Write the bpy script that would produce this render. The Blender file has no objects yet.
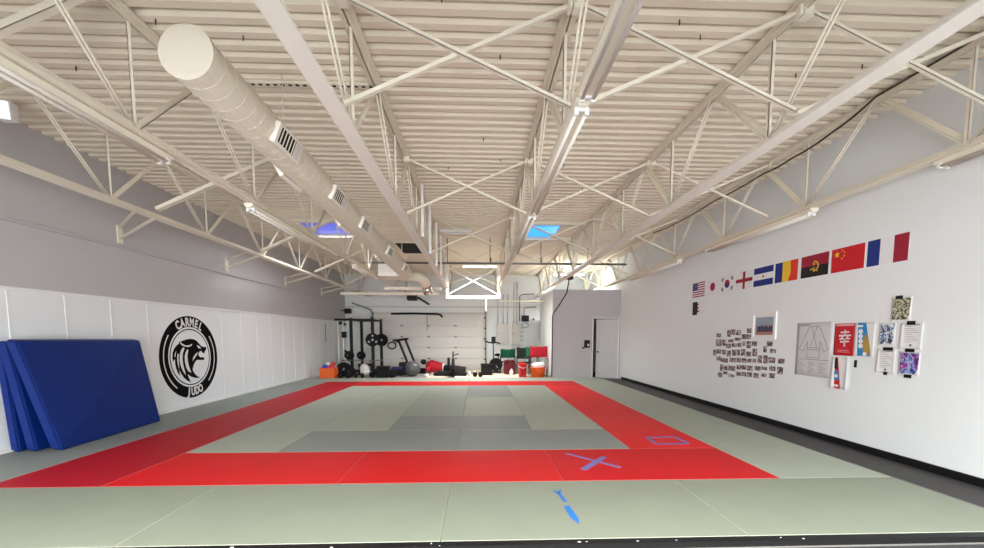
import bpy, bmesh, math, random
from mathutils import Vector, Matrix
random.seed(7)
S = bpy.context.scene
C = S.collection
PI = math.pi

# ------------------------------------------------------------------ camera
yaw, pit, rol, FPX, CAMH, CYP = 0.0368, -0.0817, 0.0007, 403.15, 1.5768, 369.0
fw = Vector((math.sin(yaw)*math.cos(pit), math.cos(yaw)*math.cos(pit), math.sin(pit)))
rt = Vector((math.cos(yaw), -math.sin(yaw), 0)); up = rt.cross(fw)
r2 = rt*math.cos(rol)+up*math.sin(rol); u2 = -rt*math.sin(rol)+up*math.cos(rol)
cd = bpy.data.cameras.new('camera'); cam = bpy.data.objects.new('camera', cd); C.objects.link(cam)
cam.matrix_world = Matrix(((r2.x, u2.x, -fw.x, 0), (r2.y, u2.y, -fw.y, 0), (r2.z, u2.z, -fw.z, CAMH), (0, 0, 0, 1)))
cd.sensor_fit = 'HORIZONTAL'; cd.sensor_width = 36.0; cd.lens = 36.0*FPX/984
cd.shift_y = (CYP-274)/984.0
cd.clip_start = 0.05; cd.clip_end = 100
S.camera = cam

# ------------------------------------------------------------------ world, light, exposure
W = bpy.data.worlds.new('world'); S.world = W; W.use_nodes = True
W.node_tree.nodes['Background'].inputs[0].default_value = (0.8, 0.9, 1.0, 1)
W.node_tree.nodes['Background'].inputs[1].default_value = 0.6
S.view_settings.view_transform = 'Standard'; S.view_settings.look = 'None'
S.view_settings.gamma = 1.0; S.view_settings.exposure = 0.35

def area(name, loc, rot, sx, sy, power, col):
    l = bpy.data.lights.new(name, 'AREA'); l.shape = 'RECTANGLE'; l.size = sx; l.size_y = sy
    l.energy = power; l.color = col
    o = bpy.data.objects.new(name, l); C.objects.link(o); o.location = loc; o.rotation_euler = rot
    return o
# made-up fill light behind the camera; no windows are modelled there
area('added_front_fill', (0.0, -3.6, 1.15), (math.radians(90), 0, 0), 11.2, 2.0, 850, (0.97, 0.985, 1.0))

# ------------------------------------------------------------------ materials
def lin(c):
    c = c/255.0
    return c/12.92 if c <= 0.04045 else ((c+0.055)/1.055)**2.4
def rgb(r, g, b): return (lin(r), lin(g), lin(b), 1)
MATS = {}
def mat(name, col, rough=0.6, metal=0.0, var=0.06, scale=6.0, bump=0.0, bscale=60.0, emit=0.0, spec=0.5, ecol=None):
    if name in MATS: return MATS[name]
    m = bpy.data.materials.new(name); m.use_nodes = True
    nt = m.node_tree; N = nt.nodes; L = nt.links; b = N['Principled BSDF']
    base = rgb(*col)
    tc = N.new('ShaderNodeTexCoord'); nz = N.new('ShaderNodeTexNoise')
    nz.inputs['Scale'].default_value = scale; nz.inputs['Detail'].default_value = 4
    L.new(tc.outputs['Object'], nz.inputs['Vector'])
    mx = N.new('ShaderNodeMix'); mx.data_type = 'RGBA'
    mx.inputs['A'].default_value = tuple(c*(1-var) for c in base[:3])+(1,)
    mx.inputs['B'].default_value = tuple(min(1, c*(1+var)) for c in base[:3])+(1,)
    L.new(nz.outputs['Fac'], mx.inputs['Factor'])
    L.new(mx.outputs['Result'], b.inputs['Base Color'])
    b.inputs['Roughness'].default_value = rough; b.inputs['Metallic'].default_value = metal
    b.inputs['Specular IOR Level'].default_value = spec
    if emit:
        b.inputs['Emission Color'].default_value = rgb(*(ecol or col)); b.inputs['Emission Strength'].default_value = emit
    if bump:
        n2 = N.new('ShaderNodeTexNoise'); n2.inputs['Scale'].default_value = bscale
        L.new(tc.outputs['Object'], n2.inputs['Vector'])
        bp = N.new('ShaderNodeBump'); bp.inputs['Strength'].default_value = bump; bp.inputs['Distance'].default_value = 0.01
        L.new(n2.outputs['Fac'], bp.inputs['Height']); L.new(bp.outputs['Normal'], b.inputs['Normal'])
    MATS[name] = m
    return m
M = dict(
    wall=mat('wall_paint', (237, 241, 242), 0.75, var=0.025, scale=1.2, bump=0.06, bscale=90),
    wall_left=mat('left_wall_paint', (236, 240, 242), 0.7, var=0.02, scale=1.5),
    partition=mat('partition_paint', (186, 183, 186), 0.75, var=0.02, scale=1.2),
    block=mat('upper_wall_shade_paint', (192, 191, 192), 0.85, var=0.03, scale=1.5, bump=0.1, bscale=50),  # greyed against the lower wall, shade up there put into the colour
    deck=mat('deck_paint', (238, 228, 208), 0.7, var=0.04, scale=2.0),
    steel=mat('painted_steel', (236, 229, 211), 0.55, var=0.03, scale=3.0),
    steelw=mat('white_strip_paint', (238, 232, 222), 0.5, var=0.02),
    duct=mat('duct_skin', (222, 214, 196), 0.65, var=0.04, scale=5, bump=0.15, bscale=30),
    concrete=mat('concrete', (150, 148, 143), 0.75, var=0.12, scale=3, bump=0.1, bscale=40),
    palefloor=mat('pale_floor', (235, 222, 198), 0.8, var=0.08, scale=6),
    darkfloor=mat('dark_floor', (62, 62, 66), 0.7, var=0.4, scale=14, bump=0.3, bscale=40),
    runner=mat('rubber_runner', (60, 58, 58), 0.6, var=0.1, scale=8),
    black=mat('black_paint', (18, 18, 19), 0.5, spec=0.3, var=0.1),
    rubber=mat('black_rubber', (19, 19, 21), 0.75, spec=0.25, var=0.15),
    blackcloth=mat('black_cloth', (34, 35, 38), 0.9, var=0.2),
    chrome=mat('chrome', (205, 205, 205), 0.2, 1.0, var=0.02),
    greysteel=mat('grey_steel', (120, 118, 116), 0.45, 0.7, var=0.08),
    pipe=mat('pipe_steel', (112, 106, 101), 0.5, 0.3, var=0.08),
    white=mat('white_gloss', (240, 240, 238), 0.45, var=0.015),
    paper=mat('paper', (238, 237, 236), 0.8, var=0.015),
    greypaper=mat('grey_paper', (212, 210, 213), 0.85, var=0.03),
    ink=mat('ink', (92, 92, 98), 0.8), inklight=mat('ink_light', (150, 150, 154), 0.8),
    bluemat=mat('blue_vinyl', (1, 38, 112), 0.5, spec=0.25, var=0.10, scale=2.0, bump=0.08, bscale=14),
    blueside=mat('blue_vinyl_side', (14, 42, 116), 0.5, spec=0.25, var=0.12, scale=3.0, bump=0.08, bscale=14),
    tape=mat('blue_tape', (44, 122, 204), 0.7, var=0.06), tapev=mat('violet_blue_tape', (122, 118, 184), 0.7, var=0.12, scale=25),
    glass_sky=mat('skylight_pane', (0, 130, 235), 0.3, emit=0.85, ecol=(0, 168, 252), var=0.0),
    glass_sky2=mat('skylight_pane_violet', (70, 90, 200), 0.3, emit=0.6, ecol=(92, 105, 225), var=0.0),
    lamp=mat('lit_tube', (255, 255, 255), 0.4, emit=3.0, ecol=(255, 252, 244), var=0.0),
    tube=mat('unlit_tube', (232, 228, 220), 0.55, var=0.01),
    f_red=mat('flag_red', (205, 28, 40), 0.8), f_dred=mat('flag_crimson', (158, 30, 52), 0.8), f_blue=mat('flag_blue', (28, 48, 128), 0.8),
    f_white=mat('flag_white', (236, 235, 238), 0.8, var=0.02), f_black=mat('flag_black', (30, 28, 34), 0.8), f_yellow=mat('flag_yellow', (240, 195, 50), 0.8),
    f_orange=mat('flag_redorange', (222, 62, 40), 0.8), f_maroon=mat('flag_maroon', (120, 40, 70), 0.8), f_gold=mat('flag_gold', (226, 180, 60), 0.8),
    p_red=mat('poster_red', (200, 26, 40), 0.5), p_blue=mat('poster_blue', (38, 140, 200), 0.5), p_gold=mat('poster_gold', (178, 150, 70), 0.5),
    orange=mat('orange_fabric', (240, 104, 34), 0.7), orangep=mat('orange_plastic', (228, 92, 22), 0.4), redp=mat('red_plastic', (205, 24, 34), 0.4),
    redcloth=mat('red_cloth', (176, 18, 40), 0.85), green=mat('green_cloth', (16, 108, 72), 0.85), maroon=mat('maroon_cloth', (96, 18, 26), 0.85),
    darkgreen=mat('dark_cloth', (40, 46, 46), 0.85), brown=mat('brown_cloth', (140, 66, 36), 0.85), navy=mat('navy', (36, 38, 92), 0.6),
    ball=mat('ball_vinyl', (84, 84, 88), 0.32, var=0.03), b_blue=mat('ball_blue', (60, 50, 190), 0.5), b_red=mat('ball_red', (225, 40, 70), 0.5), b_white=mat('ball_white', (240, 238, 240), 0.5),
    logo_black=mat('logo_black', (14, 14, 16), 0.85, spec=0.1), logo_white=mat('logo_white', (232, 231, 230), 0.6),
    edge_red=mat('worn_red_edge', (216, 90, 84), 0.7), edge_sage=mat('worn_sage_edge', (176, 180, 164), 0.7),
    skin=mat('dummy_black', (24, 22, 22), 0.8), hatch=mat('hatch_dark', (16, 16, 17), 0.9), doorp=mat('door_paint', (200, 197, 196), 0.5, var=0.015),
    garage=mat('garage_panel', (228, 226, 222), 0.6, var=0.02), slate=mat('grey_box', (214, 211, 206), 0.6, var=0.02),
    cable=mat('cable_dark', (58, 50, 48), 0.6), glowface=mat('glowing_face', (235, 240, 255), 0.4, emit=1.3, ecol=(225, 235, 255), var=0.0),
)
TATAMI = {}
def tatami(kind):
    if kind in TATAMI: return TATAMI[kind]
    col = {'front': (142, 149, 134), 'light': (170, 178, 164), 'mid': (162, 170, 158), 'dark': (144, 151, 146), 'red': (214, 30, 33), 'redb': (234, 36, 38), 'redd': (206, 28, 34), 'redl': (180, 27, 38)}[kind]  # redb lightened and redl darkened, fall of light put into the reds
    m = bpy.data.materials.new('mat_vinyl_'+kind); m.use_nodes = True
    nt = m.node_tree; N = nt.nodes; L = nt.links; b = N['Principled BSDF']
    tc = N.new('ShaderNodeTexCoord')
    wv = N.new('ShaderNodeTexWave'); wv.inputs['Scale'].default_value = 55; wv.inputs['Distortion'].default_value = 1.0; wv.inputs['Detail'].default_value = 1
    L.new(tc.outputs['Object'], wv.inputs['Vector'])
    nz = N.new('ShaderNodeTexNoise'); nz.inputs['Scale'].default_value = 2.2; nz.inputs['Detail'].default_value = 5
    L.new(tc.outputs['Object'], nz.inputs['Vector'])
    base = rgb(*col)
    mx = N.new('ShaderNodeMix'); mx.data_type = 'RGBA'
    mx.inputs['A'].default_value = tuple(c*0.93 for c in base[:3])+(1,); mx.inputs['B'].default_value = tuple(c*1.07 for c in base[:3])+(1,)
    L.new(nz.outputs['Fac'], mx.inputs['Factor']); L.new(mx.outputs['Result'], b.inputs['Base Color'])
    b.inputs['Roughness'].default_value = 0.5; b.inputs['Specular IOR Level'].default_value = 0.12
    bp = N.new('ShaderNodeBump'); bp.inputs['Strength'].default_value = 0.06; bp.inputs['Distance'].default_value = 0.004
    L.new(wv.outputs['Fac'], bp.inputs['Height']); L.new(bp.outputs['Normal'], b.inputs['Normal'])
    TATAMI[kind] = m
    return m
def photo_mat():
    m = bpy.data.materials.new('snapshot_print'); m.use_nodes = True
    nt = m.node_tree; N = nt.nodes; L = nt.links; b = N['Principled BSDF']
    oi = N.new('ShaderNodeObjectInfo'); tc = N.new('ShaderNodeTexCoord')
    ad = N.new('ShaderNodeVectorMath'); ad.operation = 'ADD'
    mu = N.new('ShaderNodeMath'); mu.operation = 'MULTIPLY'; mu.inputs[1].default_value = 50
    L.new(oi.outputs['Random'], mu.inputs[0]); L.new(tc.outputs['Object'], ad.inputs[0]); L.new(mu.outputs[0], ad.inputs[1])
    nz = N.new('ShaderNodeTexNoise'); nz.inputs['Scale'].default_value = 22; nz.inputs['Detail'].default_value = 2
    L.new(ad.outputs[0], nz.inputs['Vector'])
    cr = N.new('ShaderNodeValToRGB'); e = cr.color_ramp.elements
    e[0].position = 0.42; e[0].color = rgb(52, 50, 56); e[1].position = 0.64; e[1].color = rgb(214, 206, 204)
    k = cr.color_ramp.elements.new(0.47); k.color = rgb(118, 112, 116)
    k = cr.color_ramp.elements.new(0.56); k.color = rgb(158, 132, 132)
    L.new(nz.outputs['Fac'], cr.inputs[0]); L.new(cr.outputs[0], b.inputs['Base Color']); b.inputs['Roughness'].default_value = 0.4
    return m
M['photo'] = photo_mat()
def art_mat(name, cols, scale):
    m = bpy.data.materials.new(name); m.use_nodes = True
    nt = m.node_tree; N = nt.nodes; L = nt.links; b = N['Principled BSDF']
    tc = N.new('ShaderNodeTexCoord'); vz = N.new('ShaderNodeTexNoise'); vz.inputs['Scale'].default_value = scale; vz.inputs['Detail'].default_value = 3
    vz.inputs['Distortion'].default_value = 2.5
    L.new(tc.outputs['Object'], vz.inputs['Vector'])
    cr = N.new('ShaderNodeValToRGB'); cr.color_ramp.interpolation = 'CONSTANT'; e = cr.color_ramp.elements
    pos = [0.0, 0.4, 0.47, 0.53, 0.6]
    e[0].color = rgb(*cols[0]); e[1].position = pos[1]; e[1].color = rgb(*cols[1])
    for i in range(2, len(cols)):
        k = e.new(pos[i]); k.color = rgb(*cols[i])
    L.new(vz.outputs['Fac'], cr.inputs[0]); L.new(cr.outputs[0], b.inputs['Base Color']); b.inputs['Roughness'].default_value = 0.45
    return m
M['art_olive'] = art_mat('print_olive', [(60, 60, 50), (112, 112, 92), (190, 186, 150), (210, 208, 190), (80, 84, 70)], 9)
M['art_blue'] = art_mat('print_bluegrey', [(40, 44, 60), (90, 110, 140), (225, 228, 232), (60, 110, 170), (225, 228, 232)], 6)
M['art_violet'] = art_mat('print_violet', [(40, 40, 110), (110, 150, 215), (185, 190, 225), (170, 60, 150), (70, 50, 120)], 6)

# ------------------------------------------------------------------ mesh helpers
class MB:
    def __init__(s): s.bm = bmesh.new(); s.mats = []
    def mi(s, m):
        if m is None: return 0
        if m not in s.mats: s.mats.append(m)
        return s.mats.index(m)
    def face(s, vs, m=None, smooth=False):
        try: f = s.bm.faces.new(vs)
        except ValueError: return None
        f.material_index = s.mi(m); f.smooth = smooth; return f
    def box(s, x0, x1, y0, y1, z0, z1, m=None):
        v = [s.bm.verts.new(p) for p in ((x0, y0, z0), (x1, y0, z0), (x1, y1, z0), (x0, y1, z0), (x0, y0, z1), (x1, y0, z1), (x1, y1, z1), (x0, y1, z1))]
        for q in ((0, 3, 2, 1), (4, 5, 6, 7), (0, 1, 5, 4), (1, 2, 6, 5), (2, 3, 7, 6), (3, 0, 4, 7)): s.face([v[i] for i in q], m)
        return s
    def frame(s, a, b, upv=None):
        a = Vector(a); b = Vector(b); d = (b-a).normalized()
        u = Vector(upv) if upv is not None else (Vector((0, 0, 1)) if abs(d.z) < 0.95 else Vector((0, 1, 0)))
        r = d.cross(u).normalized(); u = r.cross(d).normalized()
        return a, b, r, u
    def bar(s, a, b, w, h, m=None, upv=None):
        a, b, r, u = s.frame(a, b, upv)
        v = []
        for p in (a, b):
            for i, j in ((-1, -1), (1, -1), (1, 1), (-1, 1)): v.append(s.bm.verts.new(p+r*(i*w/2)+u*(j*h/2)))
        for q in ((0, 1, 2, 3), (7, 6, 5, 4), (0, 4, 5, 1), (1, 5, 6, 2), (2, 6, 7, 3), (3, 7, 4, 0)): s.face([v[i] for i in q], m)
        return s
    def angle(s, a, b, w, t, m=None, upv=None, flip=1):
        # L shaped steel angle: one flat leg and one upright leg
        a, b, r, u = s.frame(a, b, upv)
        s.bar(a+u*(t/2), b+u*(t/2), w, t, m, upv)
        o = r*(flip*(w/2-t/2))+u*(w/2)
        s.bar(a+o, b+o, t, w, m, upv)
        return s
    def tube(s, pts, rad, m=None, n=10, cap=True, smooth=True):
        pts = [Vector(p) for p in pts]; rings = []
        if not hasattr(rad, '__len__'): rad = [rad]*len(pts)
        prev = None
        for i, p in enumerate(pts):
            d = (pts[min(i+1, len(pts)-1)]-pts[max(i-1, 0)]).normalized()
            if prev is None:
                u = Vector((0, 0, 1)) if abs(d.z) < 0.9 else Vector((0, 1, 0))
            else: u = prev
            r = d.cross(u).normalized(); u = r.cross(d).normalized(); prev = u
            rings.append([s.bm.verts.new(p+r*(rad[i]*math.cos(2*PI*k/n))+u*(rad[i]*math.sin(2*PI*k/n))) for k in range(n)])
        for a, b in zip(rings, rings[1:]):
            for k in range(n): s.face([a[k], a[(k+1) % n], b[(k+1) % n], b[k]], m, smooth)
        if cap:
            s.face(list(reversed(rings[0])), m); s.face(rings[-1], m)
        return s
    def lathe(s, prof, c, axis, m=None, n=24, smooth=True):
        # prof: (distance along axis, radius)
        ax = Vector(axis).normalized(); c = Vector(c)
        u = Vector((0, 0, 1)) if abs(ax.z) < 0.9 else Vector((1, 0, 0))
        r = ax.cross(u).normalized(); u = r.cross(ax).normalized(); rings = []
        for d, rad in prof:
            rings.append([s.bm.verts.new(c+ax*d+r*(max(rad, 1e-4)*math.cos(2*PI*k/n))+u*(max(rad, 1e-4)*math.sin(2*PI*k/n))) for k in range(n)])
        for a, b in zip(rings, rings[1:]):
            for k in range(n): s.face([a[k], a[(k+1) % n], b[(k+1) % n], b[k]], m, smooth)
        s.face(list(reversed(rings[0])), m); s.face(rings[-1], m)
        return s
    def ball(s, c, rx, ry=None, rz=None, m=None, n=16, k=10):
        ry = ry or rx; rz = rz or rx; c = Vector(c); rings = []
        top = s.bm.verts.new(c+Vector((0, 0, rz))); bot = s.bm.verts.new(c-Vector((0, 0, rz)))
        for i in range(1, k):
            t = PI*i/k
            rings.append([s.bm.verts.new(c+Vector((rx*math.sin(t)*math.cos(2*PI*j/n), ry*math.sin(t)*math.sin(2*PI*j/n), rz*math.cos(t)))) for j in range(n)])
        for j in range(n):
            s.face([top, rings[0][j], rings[0][(j+1) % n]], m, True); s.face([bot, rings[-1][(j+1) % n], rings[-1][j]], m, True)
        for a, b in zip(rings, rings[1:]):
            for j in range(n): s.face([a[j], b[j], b[(j+1) % n], a[(j+1) % n]], m, True)
        return s
    def prism(s, pts, d, m=None):
        # pts: 3D ring, d: thickness vector
        d = Vector(d); a = [s.bm.verts.new(Vector(p)) for p in pts]; b = [s.bm.verts.new(Vector(p)+d) for p in pts]
        s.face(a, m); s.face(list(reversed(b)), m); n = len(a)
        for i in range(n): s.face([a[i], b[i], b[(i+1) % n], a[(i+1) % n]], m)
        return s
    def grid(s, fn, nu, nv, m=None, smooth=True):
        v = [[s.bm.verts.new(fn(i/nu, j/nv)) for j in range(nv+1)] for i in range(nu+1)]
        for i in range(nu):
            for j in range(nv): s.face([v[i][j], v[i+1][j], v[i+1][j+1], v[i][j+1]], m, smooth)
        return s
    def build(s, name, m=None, parent=None, bevel=0.0, solid=0.0, fix=True):
        if fix: bmesh.ops.recalc_face_normals(s.bm, faces=s.bm.faces)
        me = bpy.data.meshes.new(name); s.bm.to_mesh(me); s.bm.free()
        if s.mats:
            for q in s.mats: me.materials.append(q)
        else: me.materials.append(m)
        o = bpy.data.objects.new(name, me); C.objects.link(o)
        if parent is not None:
            root = Vector((0, 0, 0)); q = parent
            while q is not None: root += q.location; q = q.parent
            me.transform(Matrix.Translation(-root)); o.parent = parent
        if solid:
            md = o.modifiers.new('thick', 'SOLIDIFY'); md.thickness = solid; md.offset = 0
        if bevel:
            md = o.modifiers.new('bevel', 'BEVEL'); md.width = bevel; md.segments = 2; md.limit_method = 'ANGLE'
        return o
def thing(name, label, cat, loc, group=None):
    o = bpy.data.objects.new(name, None); C.objects.link(o); o.location = loc; o.empty_display_size = 0.1
    return tag(o, label, cat, group)
def tag(o, label, cat, group=None, kind=None):
    o['label'] = label; o['category'] = cat
    if group: o['group'] = group
    if kind: o['kind'] = kind
    return o
def struct(o): o['kind'] = 'structure'; return o
def recenter(o):
    # origin to the object's base
    vs = [v.co for v in o.data.vertices]
    c = Vector(((min(v.x for v in vs)+max(v.x for v in vs))/2, (min(v.y for v in vs)+max(v.y for v in vs))/2, min(v.z for v in vs)))
    o.data.transform(Matrix.Translation(-c)); o.location = c
    return o
ORD = ['first', 'second', 'third', 'fourth', 'fifth', 'sixth', 'seventh', 'eighth', 'ninth', 'tenth', 'eleventh', 'twelfth', 'thirteenth', 'fourteenth']

# ------------------------------------------------------------------ room shell
XL, XR, YB, YF = -6.374, 5.43, 19.9, -4.0
ZF = -0.05
DZ = 4.53           # underside of the deck
struct(MB().box(XL-0.2, XR+0.2, 2.9, YB+0.2, ZF-0.1, ZF).build('floor', M['concrete']))
struct(MB().box(XL-0.2, XR+0.2, YF-0.2, 2.9, ZF-0.1, ZF).build('floor_front', M['darkfloor']))
struct(MB().box(XR, XR+0.2, YF-0.2, YB+0.2, ZF, DZ+0.2).build('wall_right', M['wall']))
struct(MB().box(XL-0.2, XL, YF-0.2, YB+0.2, ZF, 2.22).build('wall_left', M['wall_left']))
struct(MB().box(XL-0.2, XL, YF-0.2, YB+0.2, 2.22, DZ+0.2).build('wall_left_upper', M['block']))
struct(MB().box(XL, XR, YB, YB+0.2, ZF, DZ+0.2).build('wall_back', M['wall']))
struct(MB().box(XL, XR, YF-0.2, YF, ZF, DZ+0.2).build('wall_front', M['wall']))
struct(MB().box(XL, XR, YF, -0.55, 2.36, 2.5).build('ceiling_added_baffle', M['wall']))  # unseen soffit added to keep the front light off the duct cap
# seams and ledges of the left wall
struct(MB().box(XL, XL+0.022, YF, YB, 2.20, 2.245).build('trim_1', M['wall_left'], bevel=0.004))
struct(MB().box(XL, XL+0.05, YF, YB, 3.13, 3.165).build('trim_2', M['block'], bevel=0.004))
bt = MB()
for yb in [1.9, 2.65, 3.45, 4.22, 4.98, 5.77, 6.54, 7.32, 8.1, 10.36, 11.2, 11.97, 12.75, 13.53, 14.32, 15.08, 15.85, 16.6, 17.4, 18.2, 19.0]:
    bt.box(XL, XL+0.007, yb-0.012, yb+0.012, 0.0, 2.20)
struct(bt.build('trim_3', M['white']))
struct(MB().box(XL, XL+0.03, YF, YB, ZF, 0.05).build('baseboard_left', M['white']))
struct(MB().box(XR-0.025, XR, YF, 14.9, ZF, 0.055).build('baseboard_right', M['black'], bevel=0.006))
# ceiling: ribbed roof deck, ribs running across the room
cb = MB(); pitch = 0.1785; ring = []; yy = YF+0.066-pitch
while yy < YB+0.1:
    ring += [(yy, DZ), (yy+0.078, DZ), (yy+0.098, DZ+0.095), (yy+0.1585, DZ+0.095)]
    yy += pitch
va = [cb.bm.verts.new((XL, a, b)) for a, b in ring]; vb = [cb.bm.verts.new((XR, a, b)) for a, b in ring]
for i in range(len(ring)-1): cb.face([va[i], va[i+1], vb[i+1], vb[i]])
ceil = struct(cb.build('ceiling', M['deck'], solid=0.004, fix=False))
sc = []
for x, yv in [(-0.3, 3.75), (0.25, 4.55), (1.3, 4.3), (1.9, 3.9), (2.2, 4.2), (-2.3, 4.35), (-1.9, 4.95), (-2.1, 4.95), (-3.0, 4.2), (-4.1, 4.6), (-4.4, 4.9), (0.1, 6.2), (-0.5, 7.4), (0.4, 7.0), (1.5, 7.2), (3.6, 4.6), (4.2, 4.5), (2.1, 8.3)]:
    k = math.floor((yv-YF)/pitch); yv = YF+0.066+k*pitch+0.04
    MB().tube([(x, yv, DZ+0.002), (x, yv, DZ-0.05)], 0.006, n=6).build('screw', M['black'], ceil)

# ------------------------------------------------------------------ roof joists
JX = [-5.2, -3.2, -1.18, 0.85, 2.9, 4.97]
JNAME = ['joist nearest the left wall', 'joist left of the duct, carrying fluorescent strips', 'joist right of the round duct', 'joist carrying the long strip light in mid room',
         'second joist from the right wall', 'joist along the right wall above the flags']
ZB, ZT = 3.47, DZ-0.012
NODES = [4.07+2.04*k for k in range(-3, 8)]
for i, X in enumerate(JX):
    t = thing('roof_joist', 'open web steel '+JNAME[i], 'roof joist', (X, 9.0, ZB), 'parallel roof joists')
    y0, y1 = -3.95, 19.85
    b = MB()
    for s_ in (-1, 1):
        b.box(X+s_*0.012, X+s_*0.075, y0, y1, ZT-0.008, ZT); b.box(X+s_*0.012, X+s_*0.020, y0, y1, ZT-0.07, ZT-0.008)
    b.build('top_chord', M['steel'], t)
    b = MB()
    for s_ in (-1, 1):
        b.box(X+s_*0.008, X+s_*0.075, y0, y1, ZB, ZB+0.009); b.box(X+s_*0.012, X+s_*0.020, y0, y1, ZB+0.009, ZB+0.075)
    if i in (2, 4): b.box(X-0.074, X+0.074, y0, y1, ZB-0.012, ZB)
    b.build('bottom_chord', M['steelw' if i in (2, 4) else 'steel'], t)
    zc0, zc1 = ZB+0.05, ZT-0.045
    for n_, yn in enumerate(NODES):
        if -3.5 < yn < 19.5:
            MB().angle((X+0.0, yn, zc0), (X+0.0, yn, zc1), 0.034, 0.006, upv=(0, 1, 0)).build('web_vertical', M['steel'], t)
        # compression member toward the far top node (double angle), tension rods from the far bottom node
        ym = yn+1.02
        if ym < 19.6 and yn > -3.4:
            MB().angle((X, yn+0.03, zc0), (X, ym-0.03, zc1), 0.058, 0.008).build('web_brace', M['steel'], t)
        ym2 = yn-1.02
        if yn < 19.5 and ym2 > -3.4:
            d = MB()
            for s_ in (-1, 1): d.tube([(X+s_*0.018, yn-0.03, zc0), (X+s_*0.018, ym2+0.03, zc1)], 0.011, n=8)
            d.build('web_rod', M['steel'], t)

# cross bracing between joists
BAY = ['between the two leftmost joists', 'around the round duct', 'in the middle bay left of the long strip light', 'in the bay right of the long strip light', 'in the bay beside the right wall']
NEAR = ['nearest', 'second nearest', 'third nearest', 'fourth nearest', 'farthest']
BY = [3.74, 6.90, 10.1, 13.3, 16.4]
for bi in (0, 2, 3, 4):
    for k, Yb in enumerate(BY):
        xa, xb = JX[bi], JX[bi+1]
        t = thing('cross_brace', '%s painted steel %s brace %s' % (NEAR[k], 'diagonal' if bi == 0 else 'cross', BAY[bi]), 'brace', ((xa+xb)/2, Yb, ZB), 'cross braces between the joists')
        za, zb = ZB+0.12, ZT-0.075
        if bi: MB().angle((xa+0.03, Yb-0.02, zb), (xb-0.03, Yb-0.02, za), 0.034, 0.006).build('brace_bar', M['steel'], t)
        MB().angle((xa+0.03, Yb+0.02, za), (xb-0.03, Yb+0.02, zb), 0.036 if bi else 0.065, 0.006).build('brace_bar', M['steel'], t)
        for (xx, zz) in ((xa, zb), (xb, zb)):
            s_ = 1 if xx == xa else -1
            MB().box(xx-0.03+s_*0.02, xx+0.05*s_+0.03, Yb-0.05, Yb+0.05, zz-0.035, zz+0.05).build('clip', M['steel'], t, bevel=0.004)
o = MB().box(JX[1]+0.08, JX[2]-0.08, 5.02, 5.10, DZ-0.03, DZ-0.004, M['steel'])
for q in range(22): o.box(JX[1]+0.15+0.085*q, JX[1]+0.19+0.085*q, 5.04, 5.07, DZ-0.033, DZ-0.03, M['hatch'])
tag(recenter(o.build('slotted_angle', None)), 'slotted steel angle under deck crossing above the round duct', 'angle')
# kicker braces from the left joist down to the wall, four of them
for k, Yb in enumerate((6.85, 9.95, 13.1, 16.2)):
    t = thing('wall_brace', '%s pair of painted angle braces from left joist to left wall' % ['nearest', 'second nearest', 'third nearest', 'farthest'][k], 'brace', (-5.8, Yb, 3.3), 'wall braces on the left')
    MB().angle((-5.2, Yb, ZB-0.03), (XL+0.02, Yb+0.75, ZB-0.17), 0.055, 0.008).build('brace_bar', M['steel'], t)
    MB().angle((-5.2, Yb-0.3, ZB+0.04), (XL+0.02, Yb+0.75, ZB+0.02), 0.05, 0.008).build('brace_bar', M['steel'], t)
    MB().box(XL, XL+0.02, Yb+0.70, Yb+0.80, ZB-0.25, ZB+0.06).build('wall_plate', M['steel'], t)
# ------------------------------------------------------------------ fluorescent strips under joists
def strip(name, label, X, y0, y1, z, group, tubes=2, wid=0.11):
    t = thing(name, label, 'light fixture', (X, (y0+y1)/2, z), group)
    h = MB(); h.prism([(X-wid/2, y0, z), (X+wid/2, y0, z), (X+wid/2+0.012, y0, z-0.02), (X+wid/2-0.025, y0, z-0.06), (X-wid/2+0.025, y0, z-0.06), (X-wid/2-0.012, y0, z-0.02)], (0, y1-y0, 0))
    h.build('housing', M['steel'], t)
    n = max(1, round((y1-y0)/2.44)); L = (y1-y0)/n
    for q in range(n):
        a, b_ = y0+q*L+0.06, y0+(q+1)*L-0.06
        for s_ in ((-1, 1) if tubes == 2 else (0,)):
            MB().tube([(X+s_*0.042, a, z-0.082), (X+s_*0.042, b_, z-0.082)], 0.0165, n=10).build('tube', M['tube'], t)
        for yy in (a, b_):
            sk = MB()
            for s_ in (-1, 1): sk.box(X+s_*0.042-0.016, X+s_*0.042+0.016, yy-0.014, yy+0.014, z-0.105, z-0.05)
            sk.box(X-0.03, X+0.03, yy-0.01, yy+0.01, z-0.075, z-0.05)
            sk.build('lamp_holder', M['white'], t)
    return t
ZS = ZB-0.002
strip('strip_light', 'long unlit fluorescent strip under mid room joist, nearest section', JX[3], -2.0, 3.28, ZS, 'unlit strips on the middle joist')
strip('strip_light', 'long unlit fluorescent strip under mid room joist, second section', JX[3], 3.34, 6.25, ZS, 'unlit strips on the middle joist')
strip('strip_light', 'unlit fluorescent strip under mid room joist, far section', JX[3], 6.3, 9.2, ZS, 'unlit strips on the middle joist')
strip('strip_light', 'unlit double tube strip under left joist, nearest the camera', JX[1]-0.06, -0.5, 4.55, ZS, 'unlit strips left of the duct')
strip('strip_light', 'unlit double tube strip under left joist, below the violet skylight', JX[1]-0.06, 6.05, 9.6, ZS, 'unlit strips left of the duct')
strip('strip_light', 'unlit double tube strip under left joist, far end', JX[1]-0.06, 11.0, 13.4, ZS, 'unlit strips left of the duct')
strip('strip_light', 'unlit strip on right wall joist, nearest the camera', JX[5]+0.02, 1.5, 4.35, ZS, 'unlit strips on the right wall joist')
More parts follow.
